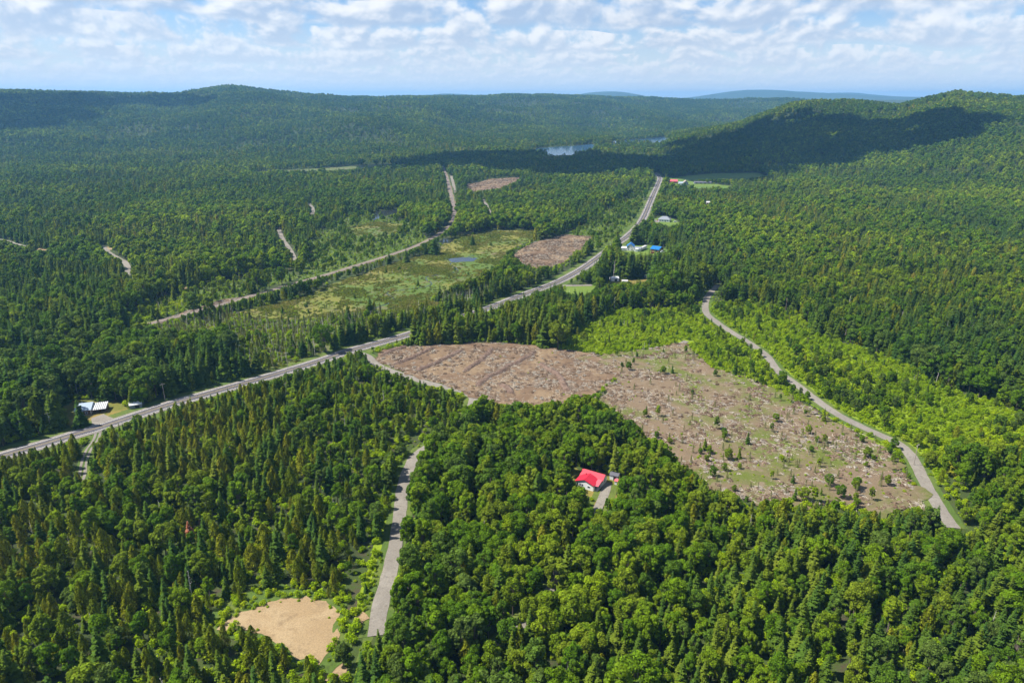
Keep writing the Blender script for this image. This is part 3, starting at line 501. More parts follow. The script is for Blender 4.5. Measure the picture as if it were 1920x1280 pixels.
def scatter(name, meshes, P, rot, scl, idx):
    """one object that sets a shape on each of its points"""
    me = bpy.data.meshes.new(name); me.vertices.add(len(P)); me.vertices.foreach_set('co', np.asarray(P, np.float32).ravel())
    for k, v, ty in (('rot', rot, 'FLOAT_VECTOR'), ('scl', scl, 'FLOAT_VECTOR')):
        me.attributes.new(k, ty, 'POINT').data.foreach_set('vector', np.asarray(v, np.float32).ravel())
    me.attributes.new('idx', 'INT', 'POINT').data.foreach_set('value', np.asarray(idx, np.int32))
    o = put(name, me); col = bpy.data.collections.new(name + '_shapes')
    for i, m in enumerate(meshes): col.objects.link(bpy.data.objects.new('%s_shape_%03d' % (name, i), m))
    g = bpy.data.node_groups.new(name + '_nodes', 'GeometryNodeTree'); g.is_modifier = True
    g.interface.new_socket('Geometry', in_out='INPUT', socket_type='NodeSocketGeometry'); g.interface.new_socket('Geometry', in_out='OUTPUT', socket_type='NodeSocketGeometry')
    t = NT(g); gi = t.node('NodeGroupInput'); go = t.node('NodeGroupOutput')
    def at(k, dt): n = t.node('GeometryNodeInputNamedAttribute', data_type=dt); n.inputs['Name'].default_value = k; return n.outputs['Attribute']
    ci = t.node('GeometryNodeCollectionInfo'); ci.inputs[0].default_value = col; ci.inputs['Separate Children'].default_value = True; ci.inputs['Reset Children'].default_value = True
    ip = t.node('GeometryNodeInstanceOnPoints'); t.l.new(gi.outputs[0], ip.inputs['Points']); t.l.new(ci.outputs[0], ip.inputs['Instance'])
    ip.inputs['Pick Instance'].default_value = True; t.l.new(at('idx', 'INT'), ip.inputs['Instance Index'])
    e2r = t.node('FunctionNodeEulerToRotation'); t.l.new(at('rot', 'FLOAT_VECTOR'), e2r.inputs[0]); t.l.new(e2r.outputs[0], ip.inputs['Rotation'])
    t.l.new(at('scl', 'FLOAT_VECTOR'), ip.inputs['Scale']); t.l.new(ip.outputs[0], go.inputs[0])
    md = o.modifiers.new('scatter', 'NODES'); md.node_group = g
    return o

# ---- where open ground is -----------------------------------------------------------
RX0, RY0, RS = -1100.0, 60.0, 2.5
RNX, RNY = 880, 800
_rx, _ry = np.meshgrid(RX0 + (np.arange(RNX) + .5) * RS, RY0 + (np.arange(RNY) + .5) * RS)
OPEN = np.zeros((RNY, RNX), bool)
FULL = ['clearcut_a', 'clearcut_b', 'clearcut_c', 'clearcut_d', 'cut_rail', 'meadow', 'meadow_2', 'meadow_3', 'meadow_4', 'hay_field', 'hay_field_2', 'lawn_left', 'gravel_left', 'gravel_left_2', 'yard_red', 'lawn_blue', 'lawn_white', 'lawn_far', 'spot_1', 'lawn_cabin', 'sand_pit', 'grass_track', 'sand_2', 'sand_3', 'sand_4', 'sand_5', 'sand_6', 'pond_1', 'pond_2', 'pond_3', 'pond_4', 'lake', 'lake_2']
for k in FULL: OPEN |= inside(POLY[k], _rx, _ry)
VISIBLE = OPEN.copy()
def near_line(ln, w, step=2.0):
    m = np.zeros_like(OPEN); k = int(w / RS) + 1
    for x, y in spline(ln, step):
        i = int((x - RX0) / RS); j = int((y - RY0) / RS)
        if 0 <= i < RNX and 0 <= j < RNY:
            a, b, c, d = max(0, j - k), j + k + 1, max(0, i - k), i + k + 1
            m[a:b, c:d] |= (np.hypot(_rx[a:b, c:d] - x, _ry[a:b, c:d] - y) < w)
    return m
for k, w in (('highway', 10.5), ('railway', 6), ('road_a', 4.6), ('road_b', 4.8), ('drive', 2.6), ('track_left', 3.2), ('track_1', 5), ('track_2', 4), ('track_3', 4), ('track_4', 4), ('track_5', 4), ('track_6', 4), ('track_7', 4), ('track_8', 4)):
    OPEN |= near_line(LAY[k], w)
h = LAY['highway']
for a, b, w in ((0, 11, 6), (12, 17, 7), (19, 23, 9)): VISIBLE |= near_line(h[a:b], w)
rw = LAY['railway']
VISIBLE |= near_line(rw[2:], 4) | near_line(LAY['road_a'][1:8], 2.5) | near_line(LAY['road_a'][10:-2], 3) | near_line(LAY['road_b'][1:-2], 3) | near_line(LAY['track_left'][:-1], 2)
for k in ('track_1', 'track_2', 'track_3', 'track_5', 'track_8', 'track_7'): VISIBLE |= near_line(LAY[k], 3)
VISIBLE |= near_line(LAY['drive'][:4], 2)
for k in ('regrowth_1', 'regrowth_2'): VISIBLE |= inside(POLY[k], _rx, _ry)
def look(mask, x, y):
    i = ((x - RX0) / RS).astype(int); j = ((y - RY0) / RS).astype(int); ok = (i >= 0) & (i < RNX) & (j >= 0) & (j < RNY)
    r = np.zeros(x.shape, bool); r[ok] = mask[j[ok], i[ok]]
    return r

# ---- planting --------------------------------------------------------------------------
def plant():
    r = RNG; XS = []; YS = []; BD = []
    for b, (y0, y1, s) in enumerate(((92, 560, 3.35), (560, 1125, 5.0), (1125, 2000, 7.0), (2000, 3250, 9.5), (3250, 5600, 14.0))):
        gy = np.arange(y0, y1, s); xm = .86 * y1 + 70
        X, Y = np.meshgrid(np.arange(-xm, xm, s), gy); X = X.ravel(); Y = Y.ravel()
        k = np.abs(X) < .84 * Y + 60; X = X[k] + (r.random(k.sum()) - .5) * s * 1.05; Y = Y[k] + (r.random(k.sum()) - .5) * s * 1.05
        XS.append(X); YS.append(Y); BD.append(np.full(len(X), b))
    for key, s in (('regrowth_1', 1.8), ('regrowth_2', 1.8), ('regrowth_3', 3.6), ('regrowth_4', 4.2), ('regrowth_5', 4.6), ('regrowth_6', 1.7), ('sand_rim', 2.6), ('clearcut_b', 2.8), ('grass_track', 1.6)):
        P = POLY[key]; X, Y = np.meshgrid(np.arange(P[:, 0].min(), P[:, 0].max(), s), np.arange(P[:, 1].min(), P[:, 1].max(), s)); X = X.ravel() + (r.random(X.size) - .5) * s; Y = Y.ravel() + (r.random(Y.size) - .5) * s
        k = inside(P, X, Y); XS.append(X[k]); YS.append(Y[k]); BD.append(np.full(k.sum(), 7 if key in ('clearcut_b', 'grass_track') else 9))
    # undergrowth between the nearer trees
    X, Y = np.meshgrid(np.arange(-480, 480, 3.4), np.arange(95, 520, 3.4)); X = X.ravel() + (r.random(X.size) - .5) * 3.4; Y = Y.ravel() + (r.random(Y.size) - .5) * 3.4
    k = np.abs(X) < .8 * Y + 40; XS.append(X[k]); YS.append(Y[k]); BD.append(np.full(k.sum(), 8))
    x = np.concatenate(XS); y = np.concatenate(YS); bd = np.concatenate(BD); n = len(x); z = hm(x, y)
    u = x / y; st = fbm(x / 95., y / 95., 41, 3); st2 = fbm(x / 38., y / 38., 51, 3)
    W = np.zeros((n, 6)); hs = np.ones(n); dens = np.ones(n)
    # valley default: stands of spruce and of broadleaf
    con = smooth((st - .44) / .11)
    W[:, 0] = .20 + .75 * (1 - con); W[:, 1] = .85 * con + .12; W[:, 2] = .10; W[:, 4] = .015; W[:, 5] = .05
    hill = z > 10
    cn = smooth((fbm(x / 160., y / 160., 61, 3) - .53) / .09)
    W[hill] = np.column_stack([1 - .65 * cn, .10 + .75 * cn, .03 + 0 * cn, 0 * cn, .01 + 0 * cn, 0 * cn])[hill]
    rt = (x > 300) & (y < 1250) & ~hill
    W[rt] = np.column_stack([.72 - .58 * con, .20 + .62 * con, .12 + 0 * con, 0 * con, .02 + 0 * con, .0 * con])[rt]
    hs = hs * (.74 + .55 * fbm(x / 130., y / 130., 83, 2))
    def zone(key, w, hh=1.0, dn=1.0, edge=8.0):
        k = inside(POLY[key], x + (st2 - .5) * edge * 2, y + (st - .5) * edge * 2); W[k] = w; hs[k] = hh; dens[k] = dn
    zone('conifer_mix_1', (.12, .26, .56, 0, .016, .12), .80, .86)
    k = inside(POLY['conifer_mix_1'], x, y) & (st2 > .56); W[k] = (.45, .25, .25, 0, .01, .1)
    zone('young_mix', (.36, .26, .20, 0, .012, .40), .66)
    zone('broad_1', (.86, .12, .03, 0, .006, .02), .90); zone('mix_right', (.52, .46, .04, 0, .012, .02), .74)
    for q in ('1', '4', '8'): zone('spruce_' + q, (.12, .86, .05, 0, .02, .03), 1.12, 1.0, 4)
    for q in ('2', '3'): zone('spruce_' + q, (.08, .92, .0, 0, .01, .0), 1.5, .95, 4)
    zone('spruce_5', (.22, .72, .12, 0, .03, .02), .95); zone('spruce_6', (.30, .60, .14, 0, .02, .02), 1.0); zone('spruce_7', (.30, .66, .05, 0, .02, .02), 1.2)
    zone('tallspruce_l', (.3, .7, 0, 0, .0, .05), 1.4)
    zone('bog', (.02, .06, .02, .36, .46, .25), .72, .85)
    rg = np.zeros(n, bool)
    for q in range(1, 7): rg |= inside(POLY['regrowth_%d' % q], x + (st2 - .5) * 14, y + (st - .5) * 14)
    W[rg] = (.012, .008, .002, .005, .002, .97); hs[rg] = .46
    for q in (3, 4, 5): k = inside(POLY['regrowth_%d' % q], x, y); W[k] = (.07, .04, .01, .02, .01, .75); hs[k] = .6
    p = smooth((fbm(x / 30., y / 30., 71) - .6) / .1) * rg * (np.abs(x) > 60); W[:, 0] += p * .07
    ra = (seg_dist(np.array(LAY['road_a'])[9:], x, y) < 12) & (x < -38) & (bd == 0); W[ra] = (.03, .03, .03, 0, 0, .9); hs[ra] = .42
    rb = (seg_dist(np.array(LAY['road_b']), x, y) < 10) & (bd == 0); W[rb] = (.03, .02, .0, 0, 0, .9); hs[rb] = .5
    sr = inside(POLY['sand_rim'], x, y); W[sr] = (.02, .03, .05, 0, .01, .8); hs[sr] = .62; dens[sr] = .75
    W[bd == 8] = (0, 0, 0, 0, 0, 1); dens[bd == 8] = .75; hs[bd == 8] = .95
    open_ = look(OPEN, x, y)
    cut = inside(POLY['clearcut_b'], x, y) & (bd == 0); cuta = inside(POLY['clearcut_a'], x, y) & (bd == 0)
    W[cut] = (.10, .03, .0, .20, .10, .6); hs[cut] = .42; dens[cut] = .22 + .78 * smooth((st2[cut] - .40) / .2)
    W[cuta] = (.0, .0, .0, .0, .0, 1); hs[cuta] = .4; dens[cuta] = .025
    md = inside(POLY['meadow'], x, y) & (bd <= 1); W[md] = (.01, .03, .0, .14, .02, .8); hs[md] = .42; dens[md] = .10 + .7 * smooth((st2[md] - .54) / .16)
    sp = inside(POLY['sand_pit'], x, y) & ((bd == 0) | (bd == 9)); W[sp] = (0, 0, 0, 0, 0, 1); hs[sp] = .38; ed = seg_dist(np.vstack([POLY['sand_pit'], POLY['sand_pit'][:1]]), x[sp], y[sp]); dens[sp] = np.maximum(.8 * smooth((st2[sp] - .52) / .06), .6 * smooth((3.5 - ed) / 3.0))
    sap = bd == 7; W[sap] = (0, 0, 0, 0, 0, 1); hs[sap] = .26; dens[sap] = .03 + .75 * smooth((st2[sap] - .40) / .22); gt = sap & inside(POLY['grass_track'], x, y); dens[gt] = .45
    free = cut | cuta | md | sp | sap
    lin = near_line(LAY['road_b'], 4.5) | near_line(LAY['road_a'], 4.2) | near_line(LAY['highway'], 8.5) | near_line(LAY['railway'], 5)
    for q in ('pond_1', 'pond_2'): lin |= inside(POLY[q], _rx, _ry)
    ok = (~open_ | (free & ~look(lin, x, y)))
    kd = (r.random((n, 1)) * W.sum(1, keepdims=True) > np.cumsum(W, 1)).sum(1).clip(0, 5)
    keep = np.choose(np.clip(bd, 0, 4), [np.array([.62, .82, .80, .8, .8, .9])[kd], np.array([.80, .95, .9, .8, .8, .9])[kd], np.array([.92, 1, 1, .8, .7, .5])[kd], np.full(n, .95), np.full(n, .95)])
    keep[bd >= 7] = 1
    ok &= r.random(n) < keep * dens
    # beyond the crests nothing is seen of the slopes that fall away
    F, C = (np.interp(u, RIDGE[:, 0], RIDGE[:, k]) * SC for k in (1, 2)); ok &= y < C + 260
    H2 = np.interp(u, HILL[:, 0], HILL[:, 3]); C2 = np.interp(u, HILL[:, 0], HILL[:, 2]) * SC; ok &= ~((u > .40) & (y > C2 + 320) & (y < 4200))
    # size, cut down to stay under the camera's line of sight into the openings
    base = np.array([13.5, 13.8, 11.3, 9.5, 9.5, 2.7])[kd]
    sc = hs * np.where((kd == 1) | (kd == 2), .52 + .85 * r.random(n) ** 1.2, .66 + .62 * r.random(n)) * np.where(bd == 3, 1.15, 1) * np.where(bd == 4, 1.35, 1); sc = np.where(kd == 5, np.clip(sc, .18, 1.3), sc)
    lim = np.full(n, 99.); nearp = y < 2050
    for t in np.r_[np.arange(2.5, 30, 2.5), np.arange(30, 110, 5.)]:
        hit = nearp & (lim > 98) & look(VISIBLE, x + u * t, y + t); lim[hit] = t * 150. / y[hit] * 1.08 + .8
    lim[free | rg] = 99; bg = inside(POLY['bog'], x, y); lim[bg & (lim > 3)] = 99
    th = base * sc; s2 = np.minimum(1, lim / th)
    young = (s2 < .36) & (kd != 5); kd = np.where(young, 5, kd); sc = np.where(young, np.clip(lim / 2.7, .3, 1.1), sc * np.where(kd == 5, np.clip(s2, .4, 1), s2)); ok &= ~((kd == 5) & (lim < 1.0) & (bd != 9))  # trees far above the sight-line limit are swapped for shrubs
    for q in ('red_a', 'red_b', 'red_c', 'lh_a', 'lh_b', 'lh_c'): ok &= np.hypot(x - PT[q][0], y - PT[q][1]) > 7
    for q in ('lake', 'lake_2'): ok &= ~inside(POLY[q], x, y)
    x, y, z, kd, sc, bd = (a[ok] for a in (x, y, z, kd, sc, bd))
    return x, y, z, kd, sc, bd
TX, TY, TZ, TK, TS, TB = plant()
print('trees', len(TX), np.bincount(TK), np.bincount(TB))

# ---- the nearest of each kind as single trees, the rest as woods ---------------------------
def place_of(x, y):
    X, Y = np.array([x]), np.array([y]); c = lambda k: seg_dist(np.vstack([POLY[k], POLY[k][:1]]), X, Y)[0]
    if not inside(POLY['sand_pit'], X, Y)[0] and c('sand_pit') < 14: return 'at the rim of the sand pit'
    if math.hypot(x - PT['red_b'][0], y - PT['red_b'][1]) < 24: return 'close around the red-roofed house'
    if seg_dist(np.array(LAY['drive']), X, Y)[0] < 9: return 'beside the driveway of the red-roofed house'
    if c('lawn_left') < 14: return 'around the lawn of the highway house'
    if y < 140: return 'at the bottom edge of the photo, ' + ('left part' if x < -45 else 'middle part' if x < 35 else 'right part')
    for key, s in (('clearcut_b', 'among the slash of the large clearcut'), ('clearcut_a', 'on the raked brown clearcut'), ('bog', 'in the grey bog beside the railway'), ('meadow', 'in the yellow-green wet meadow'),
                   ('regrowth_2', 'in the regrowth along the right-hand road'), ('regrowth_1', 'in the bright regrowth beyond the clearcut'),
                   ('young_mix', 'in the young wood left of the central gravel road'), ('conifer_mix_1', 'in the mixed conifer wood at lower left'), ('broad_1', 'in the leafy wood around the red-roofed house'), ('mix_right', 'in the mixed wood at lower right')):
        if inside(POLY[key], np.array([x]), np.array([y]))[0]: return s
    dl = {k: seg_dist(np.array(LAY[k]), np.array([x]), np.array([y]))[0] for k in ('road_a', 'road_b', 'highway')}; k = min(dl, key=dl.get)
    if dl[k] < 30: return {'road_a': 'beside the central gravel road', 'road_b': 'beside the right-hand gravel road', 'highway': 'beside the paved highway'}[k]
    return 'in the wood on the right side' if x > 60 else ('in the wood on the left side' if x < -60 else 'in the wood in the middle')
DESC = {'broadleaf': ('leafy tree with rounded crown', 'tree', 'broadleaf trees'), 'spruce': ('dark narrow pointed spruce', 'spruce', 'spruces'), 'cedar': ('olive-brown blunt-topped cedar', 'cedar', 'cedars'),
        'larch': ('thin feathery pale larch', 'larch', 'larches'), 'snag': ('bare grey dead tree', 'dead tree', 'dead trees'), 'shrub': ('low bright green shrub', 'shrub', 'shrubs')}
def single(kind, v, x, y, z, s, rz, label=None, group=None, sx=None, name=None):
    k = K[kind]; d = DESC[kind]; root = bpy.data.objects.new(name or k.name, None); root.empty_display_size = .5; COL.objects.link(root)
    root.location = (x, y, z); root.rotation_euler = (0, 0, rz); w = sx or s; root.scale = (w, w, s)
    pl = place_of(x, y); ad = 'small ' if s < .72 else 'tall ' if s > 1.05 else 'mid-sized '; tag(root, label or '%s%s %s' % (ad, d[0], pl), d[1], None if label else (group or '%s%s %s' % (ad, d[2], pl)))
    a, b = k.parts[v % len(k.parts)]
    for nm, me in (('crown', a), ('trunk', b)):
        o = bpy.data.objects.new(nm, me); COL.objects.link(o); o.parent = root
    return root
def in_view(x, y, z):
    th = math.radians(19.4); dz = z - 150; dep = y * math.cos(th) - dz * math.sin(th); up = y * math.sin(th) + dz * math.cos(th)
    return (np.abs(x / dep) < .745) & (np.abs(up / dep) < .495)
SOLO_N = {'broadleaf': 300, 'spruce': 300, 'cedar': 300, 'larch': 120, 'snag': 120, 'shrub': 200}
def plant_out():
    r = RNG; rot = r.random(len(TX)) * 6.283
    for q, nm in enumerate(KN):
        k = np.where(TK == q)[0]; d = np.hypot(TX[k], TY[k]); vis = in_view(TX[k], TY[k], TZ[k] + 8 * TS[k]) & (TB[k] != 8) & (TB[k] != 7)
        order = k[vis][np.argsort(d[vis])][:SOLO_N[nm]]; solo = set(order.tolist())
        for i in order:
            w = TS[i] * (.85 + .3 * r.random()); single(nm, int(r.integers(0, 99)), TX[i], TY[i], TZ[i] - .1, TS[i], rot[i], sx=w)
        rest = np.array([i for i in k if i not in solo]); lod = np.where(TY[rest] < 620, 0, np.where(TY[rest] < 1500, 1, 2))
        idx = np.zeros(len(rest), int)
        for l in range(3):
            ids = np.array(K[nm].lod[l]); s = lod == l; idx[s] = ids[r.integers(0, len(ids), s.sum())]
        s = TS[rest]; wd = s * (.85 + .35 * r.random(len(s))); tl = r.normal(size=(len(s), 2)) * .045
        o = scatter({'broadleaf': 'broadleaf_wood', 'spruce': 'spruce_wood', 'cedar': 'cedar_wood', 'larch': 'larch_wood', 'snag': 'dead_wood_stand', 'shrub': 'undergrowth'}[nm], K[nm].joined,
            np.column_stack([TX[rest], TY[rest], TZ[rest] - .15]), np.column_stack([tl, rot[rest]]), np.column_stack([wd, wd, s]), idx)
        tag(o, 'the far mass of %s covering the valley and hills' % DESC[nm][2], 'wood', kind='stuff')
plant_out()

def sedge():
    r = RNG; P = []
    for key, n in (('meadow', 16000), ('bog', 9000), ('meadow_2', 1800)):
        Q = POLY[key]; x = r.uniform(Q[:, 0].min(), Q[:, 0].max(), n * 3); y = r.uniform(Q[:, 1].min(), Q[:, 1].max(), n * 3); c = fbm(x / 22., y / 22., 17, 4)
        k = np.where(inside(Q, x, y) & (r.random(n * 3) < .08 + smooth((c - .42) / .16)) & ~inside(POLY['pond_1'], x, y) & ~inside(POLY['pond_2'], x, y) & ~look(near_line(LAY['railway'], 5), x, y))[0][:n]; P.append(np.column_stack([x[k], y[k]]))
    P = np.concatenate(P); n = len(P); V = []
    for s in range(3): v, t, _ = shrub(400 + s, 1.0, 1.5, 60, .7, 4); a, b = flat(v); V.append(mesh_np('sedge', a, b, [M['sedge']], None, t))
    s = .5 + .9 * r.random(n); tag(scatter('meadow_grass', V, np.column_stack([P, hm(P[:, 0], P[:, 1])]), np.column_stack([0 * s, 0 * s, r.random(n) * 6.283]), np.column_stack([s, s, s * .6]), r.integers(0, 3, n)), 'tufts of sedge and low scrub over the wet meadow', 'grass', kind='stuff')
sedge()

# ---- felled ground: heaps, sticks ------------------------------------------------------------
def stick_mesh(seed, m, n=1, spread=0.0):
    r = np.random.default_rng(seed); T = []
    for i in range(n):
        a = r.random() * 3.14; L = .6 + 1.6 * r.random(); c = np.array([r.normal() * spread, r.normal() * spread, .1 + .25 * r.random()]); d = np.array([math.cos(a), math.sin(a), r.normal() * .22]) * L
        T.append(tube([c - d, c + d * .1 + r.normal(size=3) * .08, c + d], [.10, .085, .04], 4))
    a, b = flat(np.concatenate(T)); return mesh_np('stick', a, b, [m])
def heap_mesh(seed, m):
    r = np.random.default_rng(seed); V, t, T = shrub(seed, 1.0, 1.5, 130, .55, 4); a, b = flat(V); return mesh_np('brush_heap', a, b, [m], None, t)
M['slash_br'] = leaf_mat('brown_slash', [(0, (.10, .062, .040)), (.5, (.16, .11, .072)), (1, (.23, .17, .12))], .0, 0.0); M['slash_gr'] = leaf_mat('grey_slash', [(0, (.20, .165, .13)), (1, (.34, .30, .24))], .0, 0.0)
def debris():
    r = RNG; protos = [stick_mesh(s, M['stick'], 1 + s % 3, .5) for s in range(4)] + [stick_mesh(9 + s, M['stick2'], 3, .6) for s in range(3)] + [heap_mesh(20 + s, M['slash_br']) for s in range(2)] + [heap_mesh(30 + s, M['slash_gr']) for s in range(2)]
    P = []; I = []; S = []
    for key, n, w in (('clearcut_a', 6500, (.5, .35, .10, .05)), ('clearcut_b', 9500, (.5, .26, .16, .08)), ('clearcut_c', 6000, (.4, .3, .2, .1)), ('clearcut_d', 4500, (.4, .3, .2, .1)), ('cut_rail', 900, (.4, .3, .2, .1))):
        Q = POLY[key]; x = r.uniform(Q[:, 0].min(), Q[:, 0].max(), n * 4); y = r.uniform(Q[:, 1].min(), Q[:, 1].max(), n * 4)
        c = fbm(x / 11., y / 11., 91, 3) + .35 * (fbm(x / 40., y / 40., 93) - .5); k = np.where(inside(Q, x, y) & (r.random(n * 4) < .12 + .9 * smooth((c - .42) / .2)) & (seg_dist(LINE['road_b'][::4], x, y) > 4))[0][:n]
        ty = (r.random((len(k), 1)) > np.cumsum(w)).sum(1).clip(0, 3); idx = np.choose(ty, [r.integers(0, 4, len(k)), r.integers(4, 7, len(k)), r.integers(7, 9, len(k)), r.integers(9, 11, len(k))])
        far = 1.0 if key in ('clearcut_a', 'clearcut_b', 'sand_pit') else 1.15
        P.append(np.column_stack([x[k], y[k], hm(x[k], y[k]) + .25])); I.append(idx); S.append((.55 + .8 * r.random(len(k))) * far * np.where(ty >= 2, .75, 1))
    P = np.concatenate(P); I = np.concatenate(I); S = np.concatenate(S)
    sc = np.column_stack([S, S, S * .7]); o = scatter('logging_slash', protos, P, np.column_stack([0 * S, 0 * S, r.random(len(S)) * 6.283]), sc, I)
    tag(o, 'bleached sticks and brown branches strewn over the felled ground', 'slash', kind='stuff')
debris()
WIND = LAY['wind']
def windrow(i, line, label):
    r = np.random.default_rng(300 + i); ln = spline(line, 1.2); s = np.arange(len(ln)); ln = ln + np.column_stack([fbm(s / 6., s * 0, 7 + i) - .5, fbm(s / 6., s * 0 + 4, 8 + i) - .5]) * 3.0
    d = np.gradient(ln, axis=0); nn = np.stack([d[:, 1], -d[:, 0]], 1) / np.linalg.norm(d, axis=1, keepdims=True); rows = []
    taper = np.clip(np.minimum(s, s[::-1]) / 3.0, .15, 1)
    for q in np.linspace(-1, 1, 9):
        w = (1.9 + .8 * fbm(s / 3., s * 0 + q, 3)) * q * taper; p = ln + nn * w[:, None]; hz = (1 - q * q) * (.7 + 1.0 * fbm(p[:, 0] / 1.1, p[:, 1] / 1.1, 15 + i, 3)) * taper
        rows.append(np.column_stack([p, hm(p[:, 0], p[:, 1]) + .3 + hz + .3 * (r.random(len(s)) - .5) * (abs(q) < .9)]))
    V = np.stack(rows, 1).reshape(-1, 3); n = len(ln); I = np.arange(n * 9).reshape(n, 9); Fq = np.concatenate([np.stack([I[:-1, k], I[:-1, k + 1], I[1:, k + 1], I[1:, k]], -1) for k in range(8)])
    c0 = np.array([ln[:, 0].mean(), ln[:, 1].mean(), 0]); root = bpy.data.objects.new('brush_windrow', None); COL.objects.link(root); root.location = c0; tag(root, label, 'brush pile', 'rows of piled brush on the raked clearcut')
    put('mound', mesh_np('mound', V - c0, Fq, [M['cut_w']]), root)
    T = []
    for k in range(int(n * 5)):
        j = r.integers(0, n); a = r.random() * 3.14; L = .5 + 1.0 * r.random(); off = nn[j] * r.normal() * 1.0 * taper[j]; c = np.array([ln[j, 0] + off[0], ln[j, 1] + off[1], 0]); c[2] = hm(c[0], c[1]) + .5 + (1.1 - .5 * abs(np.linalg.norm(off))) * taper[j] * r.random() - .0
        dd = np.array([math.cos(a), math.sin(a), r.normal() * .35]) * L; T.append(tube([c - dd - c0, c + dd - c0], [.085, .04], 3))
    a, b = flat(np.concatenate(T)); mi = np.repeat(r.integers(0, 2, len(T)), 3); o = put('branches', mesh_np('branches', a, b, [M['stick'], M['stick2']], mi), root); o['kind'] = 'stuff'
M['cut_w'] = ground_mat('piled_brush', [(.14, .09, .065), (.22, .15, .11), (.09, .058, .045)], .3, .9, 1.0, .5)
for i, (k, lab) in enumerate((('w1', 'leftmost short row of piled brush at the left corner of raked clearcut'), ('w2', 'second row of piled brush from the left on the raked clearcut'), ('w3', 'third row of piled brush from the left on the raked clearcut'), ('w4', 'fourth row of piled brush from the left, running to the spruce edge'),
    ('w5', 'longest row of piled brush, crossing the whole raked clearcut'), ('w6', 'rightmost row of piled brush, slanting the other way on raked clearcut'), ('w7', 'short row of piled brush at the near edge of raked clearcut'))): windrow(i, WIND[k], lab)

# ---- building helpers ------------------------------------------------------------------------
class PB:
    def __init__(s): s.v = []; s.f = []
    def add(s, vs, fs): n = len(s.v); s.v += [tuple(v) for v in vs]; s.f += [tuple(i + n for i in f) for f in fs]; return s
    def box(s, x0, x1, y0, y1, z0, z1):
        return s.add([(x0, y0, z0), (x1, y0, z0), (x1, y1, z0), (x0, y1, z0), (x0, y0, z1), (x1, y0, z1), (x1, y1, z1), (x0, y1, z1)], [(3, 2, 1, 0), (4, 5, 6, 7), (0, 1, 5, 4), (1, 2, 6, 5), (2, 3, 7, 6), (3, 0, 4, 7)])
    def prism(s, prof, a0, a1, axis='x'):
        n = len(prof); P = lambda a, p: (a, p[0], p[1]) if axis == 'x' else (p[0], a, p[1])
        return s.add([P(a0, p) for p in prof] + [P(a1, p) for p in prof], [tuple(range(n))[::-1], tuple(range(n, 2 * n))] + [(i, (i + 1) % n, n + (i + 1) % n, n + i) for i in range(n)])
    def slab(s, a, b, c, d, t):
        A, B, C, D = (np.array(q, float) for q in (a, b, c, d)); nrm = np.cross(B - A, D - A); nrm = nrm / np.linalg.norm(nrm) * t
        return s.add([A, B, C, D, A + nrm, B + nrm, C + nrm, D + nrm], [(3, 2, 1, 0), (4, 5, 6, 7), (0, 1, 5, 4), (1, 2, 6, 5), (2, 3, 7, 6), (3, 0, 4, 7)])
    def cyl(s, p, q, r0, r1, k=8):
        T = tube([p, q], [r0, r1], k)
        for f in T: s.add(f, [(0, 1, 2, 3)])
        n = np.array(q, float); 
        return s
    def build(s, name, m, parent=None, loc=(0, 0, 0)):
        me = bpy.data.meshes.new(name); me.from_pydata(s.v, [], s.f); me.materials.append(m); bm = bmesh.new(); bm.from_mesh(me); bmesh.ops.recalc_face_normals(bm, faces=bm.faces); bm.to_mesh(me); bm.free()
        return put(name, me, parent, loc)
def thing(name, label, cat, x, y, rz=0, group=None, z=None):
    o = bpy.data.objects.new(name, None); COL.objects.link(o); o.location = (x, y, (float(hm(x, y)) + .08) if z is None else z); o.rotation_euler = (0, 0, rz); tag(o, label, cat, group); return o
def window(parent, face, u, z, w, h, at, door=False):
    """face: 'x' wall at x=at, 'y' wall at y=at; sign of at gives the outside"""
    s = 1 if at > 0 else -1; nm = 'door' if door else 'window'; t0, t1 = at - s * .02, at + s * .06; lo, hi = min(t0, t1), max(t0, t1); e = .09
    fr = PB()
    for (a, b, c, d) in ((u - w / 2, u + w / 2, z, z + e), (u - w / 2, u + w / 2, z + h - e, z + h), (u - w / 2, u - w / 2 + e, z + e, z + h - e), (u + w / 2 - e, u + w / 2, z + e, z + h - e)):
        fr.box(lo, hi, a, b, c, d) if face == 'x' else fr.box(a, b, lo, hi, c, d)
    o = fr.build(nm, M['white'] if not door else M['brown'], parent); p = PB(); lo2, hi2 = min(at - s * .015, at + s * .03), max(at - s * .015, at + s * .03)
    p.box(lo2, hi2, u - w / 2 + e, u + w / 2 - e, z + e, z + h - e) if face == 'x' else p.box(u - w / 2 + e, u + w / 2 - e, lo2, hi2, z + e, z + h - e)
    p.build('pane' if not door else 'door_panel', M['glass'] if not door else M['dark'], o)
